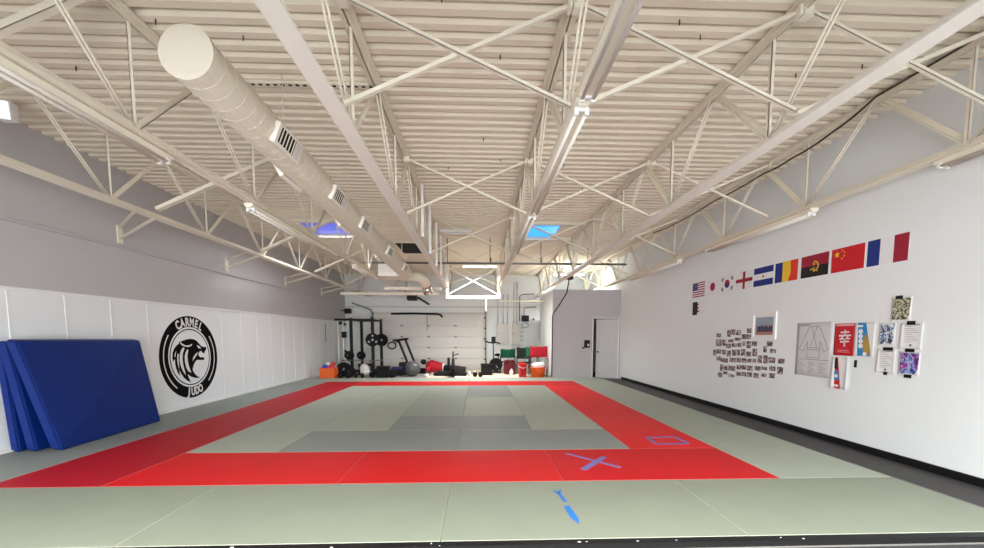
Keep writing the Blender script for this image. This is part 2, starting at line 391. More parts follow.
strip('strip_light', 'unlit strip on right wall joist, above the flags', JX[5]+0.02, 5.95, 8.75, ZS, 'unlit strips on the right wall joist')
strip('strip_light', 'unlit strip on right wall joist, far end near partition', JX[5]+0.02, 9.9, 13.2, ZS, 'unlit strips on the right wall joist')
# bare unlit fixture on the deck, middle bay
t = thing('ceiling_light', 'short unlit white fixture under deck in the middle bay', 'light fixture', (-0.6, 11.2, 4.3))
MB().box(-1.0, -0.15, 11.15, 11.3, 4.36, 4.44).build('housing', M['white'], t, bevel=0.01)
MB().tube([(-0.97, 11.22, 4.34), (-0.18, 11.22, 4.34)], 0.018).build('tube', M['white'], t)
for x in (-0.9, -0.25): MB().tube([(x, 11.22, 4.44), (x, 11.22, DZ)], 0.006, n=6).build('hanger', M['steel'], t)

# lit strips at the back
def lit(label, xc, Y, z, L, power):
    t = thing('lit_strip_light', label, 'light fixture', (xc, Y, z), 'lit strip lights')
    MB().box(xc-L/2, xc+L/2, Y-0.07, Y+0.07, z, z+0.06).build('housing', M['white'], t)
    for s_ in (-1, 1): MB().tube([(xc-L/2+0.02, Y+s_*0.045, z-0.03), (xc+L/2-0.02, Y+s_*0.045, z-0.03)], 0.02).build('tube', M['lamp'], t)
    for s_ in (-1, 1): MB().tube([(xc+s_*L*0.4, Y, z+0.06), (xc+s_*L*0.4, Y, DZ)], 0.005, n=6).build('hanger', M['steel'], t)
    l = bpy.data.lights.new('lamp_glow', 'AREA'); l.shape = 'RECTANGLE'; l.size = L; l.size_y = 0.15; l.energy = power; l.color = (1.0, 0.985, 0.955); l.spread = math.radians(140)
    o = bpy.data.objects.new('lamp_glow', l); C.objects.link(o); o.parent = t; o.location = (0, 0, -0.06)
lit('glowing white strip light in middle bay above the garage end', 0.11, 15.2, 4.16, 1.30, 170)
lit('glowing strip light above the white office partition', 3.85, 17.0, 4.15, 1.3, 150)
for q, (x, yv) in enumerate(((-4.2, 0.5), (-2.3, 0.5), (0.0, 0.5), (2.0, 0.5), (3.9, 0.5))):  # unseen row of strips added behind the camera to light the room
    lit('added strip light, unseen behind the camera, %s' % ORD[q], x, yv, 3.42, 1.5, 85)

# ------------------------------------------------------------------ skylights and hatch
def skylight(label, x0, x1, y0, y1, pane, fx0, fx1):
    t = thing('skylight', label, 'skylight', ((x0+x1)/2, (y0+y1)/2, DZ-0.03))
    MB().box(x0, x1, y0, y1, DZ-0.012, DZ-0.004).build('pane', pane, t)
    f = MB()
    w = 0.035
    f.box(x0-w, x0, y0-w, y1+w, DZ-0.02, DZ); f.box(x1, x1+w, y0-w, y1+w, DZ-0.02, DZ)
    f.box(x0, x1, y0-w, y0, DZ-0.02, DZ); f.box(x0, x1, y1, y1+w, DZ-0.02, DZ)
    f.build('frame', M['slate'], t)
    for yy in (y0-0.09, y1+0.09):
        MB().angle((fx0, yy, DZ-0.10), (fx1, yy, DZ-0.10), 0.085, 0.01).build('header_angle', M['steel'], t)
def skyglow(name, x, y, power):
    o = area(name, (x, y, DZ-0.03), (0, 0, 0), 0.95, 1.4, power, (0.94, 0.98, 1.0)); o.data.spread = math.radians(150)
skyglow('daylight_skylight', 1.73, 11.45, 14); skyglow('daylight_skylight', -4.08, 11.4, 48)
skylight('bright blue skylight pane right of the long strip light', 1.22, 2.24, 10.7, 12.2, M['glass_sky'], JX[3]+0.08, JX[4]-0.08)
skylight('violet blue skylight pane left of the round duct', -4.62, -3.55, 10.7, 12.1, M['glass_sky2'], JX[0]+0.08, JX[1]-0.08)
t = thing('roof_hatch', 'dark open square roof hatch beside the duct end', 'hatch', (-2.3, 13.9, DZ))
MB().box(-2.6, -1.75, 13.0, 14.8, DZ-0.012, DZ-0.004).build('opening', M['hatch'], t)
MB().box(-2.6, -1.7, 12.9, 13.0, DZ-0.06, DZ-0.004).build('frame', M['steel'], t)
t = thing('glow_box', 'small box with glowing face hung by the upper left wall', 'lamp', (-5.86, 5.5, 4.25))  # small box whose front face glows, hung under the deck
MB().box(-5.95, -5.77, 5.45, 5.55, 4.25, 4.47).build('housing', M['white'], t, bevel=0.01)
MB().prism([(-5.945, 5.445, 4.29), (-5.775, 5.445, 4.245), (-5.80, 5.445, 4.46), (-5.945, 5.445, 4.47)], (0, -0.008, 0)).build('lit_face', M['glowface'], t)
MB().bar((-5.86, 5.5, 4.4), (-5.86, 5.53, DZ+0.0), 0.03, 0.03).build('bracket', M['steel'], t)

# ------------------------------------------------------------------ spiral duct
A0, A1, DR = Vector((-2.2, 3.33, 3.72)), Vector((-2.2, 12.7, 3.52)), 0.197
t = thing('air_duct', 'big round white spiral duct hanging below the roof deck', 'duct', tuple((A0+A1)/2))
d = MB(); n = 40; m_ = 94; rings = []
ax = (A1-A0).normalized()
d.tube([A0, A0+ax*0.002]+[A0+(A1-A0)*(q/60) for q in range(1, 61)], DR, n=36)
d.build('duct_body', M['duct'], t)
sp = MB(); pts = []
turns = 62
for q in range(turns*20):
    a = 2*PI*q/20; p = A0+(A1-A0)*(q/(turns*20))
    pts.append(p+Vector((math.cos(a)*(DR+0.001), 0, math.sin(a)*(DR+0.001))))
sp.tube(pts, 0.0032, n=4); sp.build('spiral_seam', M['duct'], t)
MB().lathe([(-0.012, DR-0.02), (-0.010, DR+0.008), (0.05, DR+0.008), (0.055, DR)], A0, ax, n=36, smooth=False).build('end_cap', M['duct'], t)
def register(yc, ang):
    # saddle register on the lower side of the duct, ang measured from straight right, downward
    k = (yc-A0.y)/(A1.y-A0.y); c = A0+(A1-A0)*k
    nrm = Vector((math.cos(ang), 0, -math.sin(ang))); tg = Vector((math.sin(ang), 0, math.cos(ang))); yv = Vector((0, 1, 0))
    c = c+nrm*(DR-0.02)
    def P(a, b_, h): return c+yv*a+tg*b_+nrm*h
    r_ = MB()
    r_.prism([P(-0.27, -0.105, 0), P(0.27, -0.105, 0), P(0.27, 0.105, 0), P(-0.27, 0.105, 0)], nrm*0.055)
    reg = r_.build('register', M['steelw'], t, bevel=0.006)
    g = MB(); g.prism([P(-0.22, -0.075, 0.056), P(0.22, -0.075, 0.056), P(0.22, 0.075, 0.056), P(-0.22, 0.075, 0.056)], nrm*0.002, M['hatch'])
    for q in range(7):
        a = -0.22+0.44*(q+0.5)/7
        g.prism([P(a-0.008, -0.075, 0.059), P(a+0.008, -0.075, 0.059), P(a+0.008, 0.075, 0.059), P(a-0.008, 0.075, 0.059)], nrm*0.004, M['steel'])
    g.prism([P(0.09, -0.075, 0.06), P(0.21, -0.075, 0.06), P(0.21, 0.075, 0.06), P(0.09, 0.075, 0.06)], nrm*0.004, M['slate'])
    g.build('grille', None, reg)
for yc in (4.55, 6.15, 7.55, 9.6, 11.6): register(yc, math.radians(22))
for yc in (5.35, 7.4, 9.9): register(yc, math.radians(152))
for yc in (4.9, 7.2, 9.8, 12.2): MB().tube([(-2.2, yc, 3.8), (-2.2, yc, ZT)], 0.006, n=6).build('hanger_rod', M['steel'], t)
t = thing('duct_plenum', 'boxy white plenum with short elbow behind the round duct end', 'duct', (-2.6, 13.4, 3.3))
MB().box(-3.05, -2.3, 12.75, 13.7, 3.42, 3.98).build('plenum_box', M['steelw'], t, bevel=0.01)
for x in (-2.95, -2.4): MB().tube([(x, 13.2, 3.98), (x, 13.2, ZT)], 0.01, n=6).build('hanger', M['steel'], t)
MB().tube([(-2.3, 13.3, 3.5), (-2.0, 13.3, 3.5), (-1.85, 13.32, 3.47), (-1.72, 13.4, 3.38), (-1.66, 13.5, 3.2)], 0.16, n=20).build('elbow', M['duct'], t)
MB().lathe([(0, 0.165), (0.25, 0.155)], (-1.66, 13.5, 3.2), (0.15, 0.3, -0.6), n=20).build('foil_sleeve', M['chrome'], t)

# ------------------------------------------------------------------ pipes, headers at the back
t = thing('sprinkler_pipe', 'dark sprinkler pipe crossing the room under the deck', 'pipe', (0.5, 12.5, 3.78))
MB().tube([(-3.4, 12.5, 3.78), (4.6, 12.5, 3.78)], 0.03, n=10).build('main_pipe', M['pipe'], t)
for x in (-0.9, 0.4, 1.95, 3.4):
    MB().tube([(x, 12.5, 3.78), (x, 12.5, DZ)], 0.012, n=6).build('hanger', M['pipe'], t)
for x in (0.42, 1.97): MB().tube([(x, 12.5, 3.81), (x, 12.5, 3.95)], 0.02, n=8).build('sprinkler_head', M['pipe'], t)
t = thing('header_frame', 'white painted steel header frame lit by the middle bay lamp', 'beam', (-0.15, 15.9, 3.1))
for x in (-1.15, 0.85): MB().box(x-0.05, x+0.05, 15.86, 15.96, 3.08, DZ-0.05).build('post', M['white'], t)
MB().box(-1.2, 0.9, 15.84, 15.96, 3.02, 3.14).build('bottom_beam', M['white'], t)
for a, c in (((-1.1, 3.2), (0.8, 4.2)), ((-1.1, 4.2), (0.8, 3.2))): MB().bar((a[0], 15.91, a[1]), (c[0], 15.91, c[1]), 0.05, 0.03).build('brace_bar', M['white'], t)
o = MB().bar((0.35, 15.86, 3.02), (0.35, 15.86, 2.55), 0.05, 0.02).build('hanging_strap', M['white'])
o.parent = t; o.data.transform(Matrix.Translation(-Vector(t.location)))
for x0, x1, yv, z, w, lab in ((-5.3, -1.5, 16.1, 3.22, 0.10, 'left white horizontal beam crossing under joist ends behind the duct'), (-3.2, -1.25, 14.3, 3.22, 0.10, 'short white horizontal beam behind the duct elbow'),
                       (0.95, 3.0, 17.2, 3.05, 0.05, 'thin white horizontal rail behind the right cross bracing')):
    tag(recenter(MB().box(x0, x1, yv-w/2, yv+w/2, z-w/2, z+w/2).build('steel_beam', M['steel'])), lab, 'beam')
for k, (Yh, z0) in enumerate(((7.95, 3.47), (9.2, 3.40), (10.6, 3.36), (11.9, 3.32), (13.65, 3.28))):
    tag(recenter(MB().box(-1.06, -1.01, Yh-0.03, Yh+0.03, z0, ZT-0.08).build('hanger_post', M['white'])), 'white hanging post beside joist right of the duct, %s from camera' % ORD[k], 'post', 'white posts beside the joist')
# black electric cable along the right joist and conduit on the partition corner
cz = [(4.87, 2.2, 4.50), (4.87, 5.0, 4.49), (4.87, 5.6, 4.36), (4.87, 6.3, 4.32), (4.87, 6.9, 4.33), (4.87, 8.4, 4.34), (4.87, 10.1, 4.33), (4.87, 11.5, 4.45)]
cz2 = []
for i in range(len(cz)-1):
    a, b_ = Vector(cz[i]), Vector(cz[i+1])
    for q in range(6): cz2.append(a.lerp(b_, q/6)-Vector((0, 0, 0.02*math.sin(PI*q/6))))
tag(recenter(MB().tube(cz2, 0.013, n=8).build('cable', M['cable'])), 'dark cable sagging along the right wall joist', 'cable')
bk = thing('drop_cable', 'dark drop cable running from joist to partition corner', 'cord', (2.83, 15.1, 0.0))
MB().tube([(JX[4]+0.2, 13.6, 3.55), (3.15, 14.2, 3.1), (3.0, 14.7, 2.72), (2.84, 15.12, 2.4), (2.83, 15.15, 2.3), (2.83, 15.15, 0.02)], 0.022, n=8).build('cable', M['cable'], bk)
MB().ball((JX[4]+0.2, 13.55, 3.52), 0.13, 0.16, 0.09, M['cable']).build('junction_box', None, bk)

# ------------------------------------------------------------------ office partition and door
PY = 15.2; PX = 2.86; PT = 3.31
dx0, dx1, dzt = 4.37, 5.39, 2.27
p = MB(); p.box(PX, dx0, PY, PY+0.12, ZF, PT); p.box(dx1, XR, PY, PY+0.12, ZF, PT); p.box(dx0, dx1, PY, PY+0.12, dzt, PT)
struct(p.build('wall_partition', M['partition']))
struct(MB().box(PX, PX+0.12, PY+0.12, 18.3, ZF, PT).build('wall_office_side', M['wall']))  # lighter paint than the front, light on this side put into colour
struct(MB().box(PX+0.12, XR, 18.18, 18.3, ZF, PT).build('wall_office_back', M['wall']))
struct(MB().box(PX+0.1, XR, PY+0.1, 18.2, PT-0.12, PT-0.02).build('ceiling_office', M['wall']))
fr = MB(); fr.box(dx0, dx0+0.03, PY-0.015, PY+0.13, ZF, dzt); fr.box(dx1-0.03, dx1, PY-0.015, PY+0.13, ZF, dzt); fr.box(dx0+0.03, dx1-0.03, PY-0.015, PY+0.13, dzt-0.03, dzt)
struct(fr.build('trim_4', M['white']))
dr = thing('door', 'white six panel door standing ajar in the partition', 'door', (dx1-0.03, PY+0.03, ZF)); struct(dr); dr.name = 'door_1'
del dr['label']; del dr['category']
wd, hd = 0.80, dzt-ZF-0.05
def dbox(b, x0, x1, y0, y1, z0, z1): b.box(dx1-0.03-x1, dx1-0.03-x0, PY+0.03+y0, PY+0.03+y1, ZF+z0, ZF+z1)
b = MB(); dbox(b, 0, wd, 0, 0.04, 0.01, hd); b.build('door_leaf', M['doorp'], dr, bevel=0.003)
for (x0, x1) in ((0.09, 0.36), (0.44, 0.71)):
    for (z0, z1) in ((0.22, 0.95), (1.1, 1.75), (1.86, 2.13)):
        b = MB(); dbox(b, x0, x0+0.035, -0.022, 0, z0, z1); dbox(b, x1-0.035, x1, -0.022, 0, z0, z1); dbox(b, x0+0.035, x1-0.035, -0.022, 0, z0, z0+0.035); dbox(b, x0+0.035, x1-0.035, -0.022, 0, z1-0.035, z1)
        dbox(b, x0+0.07, x1-0.07, -0.012, 0, z0+0.07, z1-0.07)
        b.build('door_panel', M['doorp'], dr, bevel=0.003)
MB().lathe([(0, 0.03), (0.01, 0.03), (0.02, 0.014), (0.05, 0.014), (0.06, 0.03), (0.085, 0.03), (0.095, 0.015)], (dx1-0.03-wd+0.07, PY+0.03, 0.97), (0, -1, 0), n=16).build('door_knob', M['black'], dr)
dr.rotation_euler = (0, 0, -math.radians(18))
t = thing('wall_phone', 'black wall phone with cradle on white partition beside door', 'phone', (4.17, PY, 1.12))
MB().box(4.06, 4.27, PY-0.05, PY, 1.13, 1.42).build('phone_body', M['black'], t, bevel=0.012)
MB().box(4.08, 4.13, PY-0.09, PY-0.05, 1.14, 1.41).build('handset', M['black'], t, bevel=0.015)
MB().box(4.17, 4.24, PY-0.056, PY-0.05, 1.2, 1.28).build('keypad', M['slate'], t)
MB().box(3.98, 4.06, PY-0.03, PY, 1.1, 1.16).build('cradle', M['black'], t, bevel=0.008)

# ------------------------------------------------------------------ garage door and back wall fittings
GX0, GX1, GZ = -5.0, 0.39, 2.6
g = thing('garage_door', 'x', 'x', (0, YB-0.1, ZF)); struct(g); g.name = 'door_2'; del g['label']; del g['category']
for q in range(5):
    z0 = ZF+q*(GZ-ZF)/5
    MB().box(GX0, GX1, YB-0.12, YB-0.06, z0+0.004, z0+(GZ-ZF)/5-0.004).build('door_section', M['garage'], g, bevel=0.006)
for q in range(1, 5):
    for x in (-2.35, -1.05, -3.65):
        zz = ZF+q*(GZ-ZF)/5
        MB().box(x-0.06, x+0.06, YB-0.14, YB-0.12, zz-0.03, zz+0.03).build('hinge', M['greysteel'], g)
for x in (GX0-0.03, GX1+0.03):
    MB().box(x-0.035, x+0.035, YB-0.2, YB-0.06, ZF, GZ+0.1).build('track', M['greysteel'], g)
    for q in range(1, 6):
        zz = ZF+q*0.5
        MB().box(x-0.09, x+0.02, YB-0.22, YB-0.2, zz-0.03, zz+0.03).build('roller_bracket', M['black'], g)
MB().tube([(GX0-0.03, YB-0.15, GZ+0.08), (GX0-0.03, YB-0.5, GZ+0.22), (GX0-0.03, 16.6, GZ+0.3)], 0.03, n=8).build('horizontal_track', M['greysteel'], g)
MB().tube([(GX1+0.03, YB-0.15, GZ+0.08), (GX1+0.03, YB-0.5, GZ+0.22), (GX1+0.03, 18.0, GZ+0.32)], 0.03, n=8).build('horizontal_track', M['greysteel'], g)
MB().tube([(-4.1, YB-0.35, GZ+0.03), (-3.0, YB-0.35, GZ+0.05), (-1.9, YB-0.35, GZ+0.02), (-1.75, YB-0.36, GZ-0.02), (-1.66, YB-0.37, GZ-0.13)], 0.05, n=10).build('spring_cover', M['black'], g)
MB().bar((-2.42, YB-0.14, GZ), (-2.42, YB-0.14, GZ-0.75), 0.03, 0.02).build('lift_arm', M['greysteel'], g)
struct(MB().box(GX0-0.15, GX1+0.12, YB-0.05, YB, GZ+0.02, GZ+0.12).build('trim_5', M['slate']))
struct(MB().box(XL, PX, YB-0.04, YB, 2.95, 3.02).build('trim_6', M['slate']))
t = thing('door_opener', 'black garage door opener motor with arm below the joists', 'motor', (-2.75, 17.4, 3.1))
MB().box(-2.95, -2.55, 17.2, 17.6, 3.08, 3.32).build('motor_box', M['black'], t, bevel=0.02)
MB().bar((-2.5, 17.4, 3.2), (-2.1, 17.9, 2.95), 0.09, 0.06).build('arm', M['black'], t)
MB().tube([(-2.75, 17.4, 3.32), (-2.75, 17.4, DZ)], 0.012, n=6).build('hanger', M['steel'], t)
def pan(lab, x0, x1, z0, z1):
    t = thing('electrical_panel', lab, 'electrical panel', ((x0+x1)/2, YB-0.1, z0))
    MB().box(x0, x1, YB-0.16, YB-0.002, z0, z1).build('cabinet', M['slate'], t, bevel=0.01)
    MB().box(x0+0.03, x1-0.03, YB-0.172, YB-0.16, z0+0.03, z1-0.03).build('cover', M['slate'], t, bevel=0.004)
    MB().box(x0+0.05, x0+0.08, YB-0.185, YB-0.172, (z0+z1)/2-0.05, (z0+z1)/2+0.05).build('latch', M['greysteel'], t)
pan('wider left grey electrical panel on back wall', 0.95, 1.52, 1.18, 2.17)
pan('narrow right grey electrical panel on back wall', 1.72, 2.12, 1.18, 2.19)
tag(recenter(MB().box(1.7, 2.1, YB-0.14, YB, 0.98, 1.12).build('junction_box', M['slate'], bevel=0.008)), 'small grey box on back wall below the narrow electrical panel', 'box')
for k, (x, zt, lab) in enumerate(((1.02, 3.6, 'leftmost grey conduit rising from wide electrical panel'), (1.28, 3.6, 'second conduit rising from the wide electrical panel'), (1.50, 3.6, 'third conduit at right edge of wide electrical panel'),
                            (1.80, 4.2, 'conduit rising from the narrow electrical panel, left one'), (1.95, 4.2, 'thick conduit rising from the narrow electrical panel, right one'))):
    z0 = 2.17 if k < 3 else 2.19
    tag(recenter(MB().tube([(x, YB-0.05, z0), (x, YB-0.05, zt)], 0.022 if k < 4 else 0.035, n=8).build('conduit', M['slate'])), lab, 'conduit')
tag(recenter(MB().tube([(2.08, YB-0.05, 2.3), (2.08, YB-0.05, 3.5), (2.2, YB-0.05, 3.6), (2.8, YB-0.05, 3.62)], 0.022, n=8).build('conduit', M['pipe'])), 'bent conduit turning right high on the back wall', 'conduit')
tag(recenter(MB().tube([(2.3, YB-0.05, 2.6), (2.3, YB-0.05, 2.9), (2.4, YB-0.05, 2.98), (2.9, YB-0.05, 3.0)], 0.02, n=8).build('conduit', M['pipe'])), 'lower bent conduit above the black wall box', 'conduit')
t = thing('control_box', 'black box with hanging cable loop on back wall', 'box', (2.36, YB-0.1, 2.3))
MB().box(2.18, 2.54, YB-0.13, YB, 2.29, 2.58).build('box_body', M['black'], t, bevel=0.02)
lp = [(2.36+0.16*math.sin(a)*(1 if a < PI else 1), YB-0.06, 2.1+0.12*math.cos(a)) for a in [2*PI*q/20 for q in range(19)]]
MB().tube([(2.3, YB-0.06, 2.29)]+lp, 0.014, n=6).build('cable_loop', M['greysteel'], t)
tag(recenter(MB().box(2.72, 2.82, YB-0.05, YB, 2.35, 2.45).build('wall_switch', M['greysteel'], bevel=0.008)), 'small grey switch right of the black wall box', 'switch')
for k in range(4):
    tag(recenter(MB().box(2.17, 2.3, YB-0.06, YB, 1.32+0.2*k, 1.42+0.2*k).build('wall_hook', M['slate'], bevel=0.01)), 'small white hook in column right of panel, %s from bottom' % ORD[k], 'hook', 'hooks on the back wall')

# left wall corner fittings
t = thing('wall_speaker', 'small black speaker high in the back left corner', 'speaker', (-6.05, 19.3, 2.6))
MB().box(-6.2, -5.92, 19.2, 19.45, 2.62, 2.86).build('speaker_body', M['black'], t, bevel=0.03)
MB().lathe([(0, 0.09), (0.012, 0.09), (0.014, 0.06)], (-6.06, 19.2, 2.74), (0, -1, 0), n=16).build('cone', M['blackcloth'], t)
MB().bar((-6.2, 19.32, 2.75), (XL, 19.32, 2.78), 0.04, 0.04).build('bracket', M['black'], t)
tag(recenter(MB().tube([(XL+0.03, 17.2, 1.3), (XL+0.03, 17.2, 2.1)], 0.012, n=6).build('pull_cord', M['greysteel'])), 'thin dark cord hanging on far left wall', 'cord')

# ------------------------------------------------------------------ judo mats
CE = 1.22; X0, Y0 = -3.945, 5.4775
def tat(kind, i0, i1, j0, j1, label, group, x0=None, x1=None, y0=None, y1=None):
    a = X0+i0*CE if x0 is None else x0; b_ = X0+i1*CE if x1 is None else x1
    c = Y0+j0*CE if y0 is None else y0; d_ = Y0+j1*CE if y1 is None else y1
    e = 0.0022
    o = MB().box(a+e, b_-e, c+e, d_-e, ZF, 0.0).build('judo_mat', tatami(kind), bevel=0.0045)
    o.data.materials.append(M['edge_red' if kind.startswith('red') else 'edge_sage']); o.modifiers['bevel'].material = 1
    tag(recenter(o), label, 'mat', group)
# front row
seams = [XL+0.035, X0-CE, X0+CE, X0+3*CE, X0+5*CE, 4.654]
nm = ['narrow sage judo mat at left end of the front row below blue crash mats', 'sage judo mat in the front row, second from the left', 'sage judo mat in the front row, left of the blue arrow tape', 'sage judo mat in the front row under the blue arrow tape', 'sage judo mat at right end of the front row']
for q in range(5): tat('front', 0, 0, -2.03, -1, nm[q], 'front row of sage mats', x0=seams[q], x1=seams[q+1])
# back row
bs = [XL+0.035, X0-CE, X0+CE, X0+3*CE, X0+5*CE, 4.654]
for q in range(5): tat('mid', 0, 0, 7, 8, 'sage judo mat in the far back row, %s from the left' % ORD[q], 'back row of sage mats', x0=bs[q], x1=bs[q+1])
# outer columns
for q, (a, b_) in enumerate(((-1, 1), (1, 3), (3, 5), (5, 7))):
    tat('dark', 0, 0, a, b_, 'sage judo mat along the left wall, %s from the camera' % ORD[q], 'left column of sage mats', x0=XL+0.035, x1=X0-CE)
    tat('light', 0, 0, a, b_, 'sage judo mat along the right black runner, %s from the camera' % ORD[q], 'right column of sage mats', x0=X0+6*CE, x1=4.654)
    tat('redl', -1, 0, a, b_, 'red judo mat in the left red stripe, %s from the camera' % ORD[q], 'left red stripe mats')
for q, (a, b_) in enumerate(((0, 2), (2, 4), (4, 6))):
    tat('red' if q < 2 else 'redd', a, b_, -1, 0, ['red judo mat in the front stripe, left one', 'red judo mat in the front stripe, middle one', 'red judo mat with taped X in the front stripe'][q], 'front red stripe mats')
    tat('redd', a, b_, 6, 7, 'red judo mat in the back red stripe, %s from the left' % ORD[q], 'back red stripe mats')
    tat('redb', 5, 6, a, b_, ['red judo mat with taped square in the right stripe', 'red judo mat in the middle of the right stripe', 'red judo mat at the far end of the right stripe'][q], 'right red stripe mats')
inner = [('light', 0, 1, 0, 2, 'near left corner, running away from camera'), ('dark', 1, 3, 0, 1, 'front inner row, left of centre'), ('dark', 3, 5, 0, 1, 'front inner row, right of centre'),
         ('light', 1, 2, 1, 3, 'left of the dark crosswise mat'), ('dark', 2, 4, 1, 2, 'dark crosswise in second inner row'), ('light', 4, 5, 1, 3, 'right of the dark crosswise mat'),
         ('light', 0, 1, 2, 4, 'middle of the left inner column'), ('mid', 2, 3, 2, 4, 'just beyond dark crosswise mat, left half'), ('light', 3, 4, 2, 4, 'just beyond dark crosswise mat, right half'),
         ('light', 1, 2, 3, 5, 'second inner column, beyond the middle'), ('light', 4, 5, 3, 5, 'middle of the right inner column'), ('light', 0, 1, 4, 6, 'far left inner corner'),
         ('mid', 2, 3, 4, 6, 'far end of the third inner column'), ('dark', 3, 4, 4, 6, 'far end of the fourth inner column'), ('mid', 1, 2, 5, 6, 'far half mat of the second inner column'), ('mid', 4, 5, 5, 6, 'far right inner corner half mat')]
for kd, a, b_, c, d_, lab in inner: tat(kd, a, b_, c, d_, 'grey green judo mat inside red border, '+lab, 'inner square mats')
# black edge along the front of the mats with worn white specks
ed = MB(); YE = Y0-2.03*CE
ed.box(XL+0.04, 4.65, YE-0.075, YE-0.002, ZF, -0.002, M['black'])
for q in range(15):
    x = -3.5+7.4*random.random(); yq = YE-0.07+0.05*random.random(); s_ = 0.004+0.008*random.random()
    ed.box(x, x+s_*2, yq, yq+s_, -0.002, 0.0, M['paper'])
tag(recenter(ed.build('mat_edging', None)), 'black edging strip with white paint specks along the front mats', 'edging')
rn = thing('rubber_runner', 'dark grey rubber runner between mats and right wall', 'runner', (5.0, 9.0, ZF))
MB().box(4.67, XR-0.027, 2.95, 14.9, ZF, ZF+0.012).build('sheet', M['runner'], rn)
MB().tube([(4.705, 2.95, ZF+0.018), (4.705, 15.1, ZF+0.018)], 0.022, n=10).build('nosing', M['greysteel'], rn)
struct(MB().box(-2.0, 2.7, 15.75, 19.6, ZF, ZF+0.006).build('floor_pale', M['palefloor']))  # pale slab puts the light on the concrete floor into its colour

# tape on the mats
def tape(b, a, c, w, m):
    b.bar((a[0], a[1], 0.0012), (c[0], c[1], 0.0012), w, 0.0022, m, upv=(0, 0, 1))
b = MB(); tape(b, (1.20, 5.28), (1.72, 4.68), 0.055, M['tapev']); b.build
tX = thing('tape_cross', 'violet blue tape X stuck on front red mat', 'tape', (1.44, 4.95, 0))
b.build('tape_strip', None, tX)
b = MB(); b.bar((1.66, 5.11, 0.0034), (1.25, 4.61, 0.0034), 0.075, 0.0022, M['tapev'], upv=(0, 0, 1)); b.build('tape_strip', None, tX)
tS = thing('tape_square', 'violet blue tape square stuck on right red mat', 'tape', (2.87, 5.9, 0))
sq = [(2.64, 6.09), (3.10, 6.13), (3.10, 5.72), (2.63, 5.71)]
for q in range(4):
    b = MB(); tape(b, sq[q], sq[(q+1) % 4], 0.055, M['tapev']); b.build('tape_strip', None, tS)
b = MB(); tape(b, (0.815, 3.93), (0.84, 3.70), 0.035, M['tape'])
for a, c in (((0.78, 3.98), (0.815, 3.91)), ((0.85, 3.99), (0.815, 3.91))): b.bar((a[0], a[1], 0.0012), (c[0], c[1], 0.0012), 0.03, 0.0022, M['tape'], upv=(0, 0, 1))
tag(recenter(b.build('tape_mark', None)), 'small blue tape Y mark on front sage mat', 'tape')
b = MB(); b.prism([(0.80, 3.60, 0.0003), (0.855, 3.62, 0.0003), (0.875, 3.36, 0.0003), (0.855, 3.24, 0.0003), (0.81, 3.36, 0.0003)], (0, 0, 0.002), M['tape'])
tag(recenter(b.build('tape_mark', None)), 'larger pointed blue tape mark on front sage mat near edge', 'tape')

# ------------------------------------------------------------------ blue crash mats
def slab(label, corners, thick, name='crash_mat'):
    # corners: outer face bottom near, bottom far, top far, top near ; thick: vector to the rear face
    t = thing(name, label, 'crash mat', tuple(sum((Vector(c) for c in corners), Vector())/4-Vector((0, 0, 0.7))), 'blue crash mats')
    b = MB(); th = Vector(thick)
    f = [Vector(c) for c in corners]
    b.prism(f, th)
    for fc in b.bm.faces: fc.material_index = 0
    b.build('foam_body', M['bluemat'], t, bevel=0.03)
    # side gusset with a seam
    nb, nt_ = f[0], f[3]; s_ = MB(); off = Vector((0, -0.004, 0))
    s_.prism([nb+off+th*0.08+(nt_-nb)*0.02, nt_+off+th*0.08-(nt_-nb)*0.02, nt_+off+th*0.92-(nt_-nb)*0.02, nb+off+th*0.92+(nt_-nb)*0.02], (0, -0.004, 0))
    s_.build('side_gusset', M['blueside'], t)
    return t
slab('blue vinyl crash mat flat against the left wall, behind two others', [(-6.20, 5.58, 0.005), (-6.20, 7.75, 0.005), (-6.265, 7.6, 1.5), (-6.265, 5.55, 1.5)], (-0.095, 0, 0))
slab('middle blue vinyl crash mat, tilted, second from the left wall', [(-5.99, 5.60, 0.005), (-6.06, 7.65, 0.005), (-6.14, 7.5, 1.5), (-6.14, 5.50, 1.5)], (-0.115, 0, 0.01))
slab('front blue vinyl crash mat leaning out from the other two', [(-5.695, 5.635, 0.0), (-5.86, 7.60, 0.0), (-6.00, 7.43, 1.495), (-6.00, 5.48, 1.51)], (-0.135, 0, 0.025))

# ------------------------------------------------------------------ logo on the left wall
LC = Vector((XL, 9.215, 1.105)); LR = 0.905
lg = thing('wall_logo', 'round black and white lion emblem painted on left wall', 'emblem', tuple(LC))
def LW(u, v, d=0.0): return Vector((XL+d, LC.y+u*LR, LC.z+v*LR))
def ring(b, r0, r1, a0, a1, d0, d1, m, n=72):
    for q in range(n):
        t0 = a0+(a1-a0)*q/n; t1 = a0+(a1-a0)*(q+1)/n
        b.prism([LW(r0*math.cos(t0), r0*math.sin(t0), d0), LW(r1*math.cos(t0), r1*math.sin(t0), d0), LW(r1*math.cos(t1), r1*math.sin(t1), d0), LW(r0*math.cos(t1), r0*math.sin(t1), d0)], (d1-d0, 0, 0), m)
b = MB(); ring(b, 0.735, 1.0, 0, 2*PI, 0.0, 0.003, M['logo_black']); ring(b, 0.665, 0.690, 0, 2*PI, 0.0, 0.003, M['logo_black']); b.build('outer_ring', None, lg)
for a0, a1 in ((-0.26*PI, 0.20*PI), (0.79*PI, 1.30*PI)):
    b = MB(); ring(b, 0.86, 0.888, a0, a1, 0.003, 0.005, M['logo_white'], 28); b.build('ring_line', None, lg)
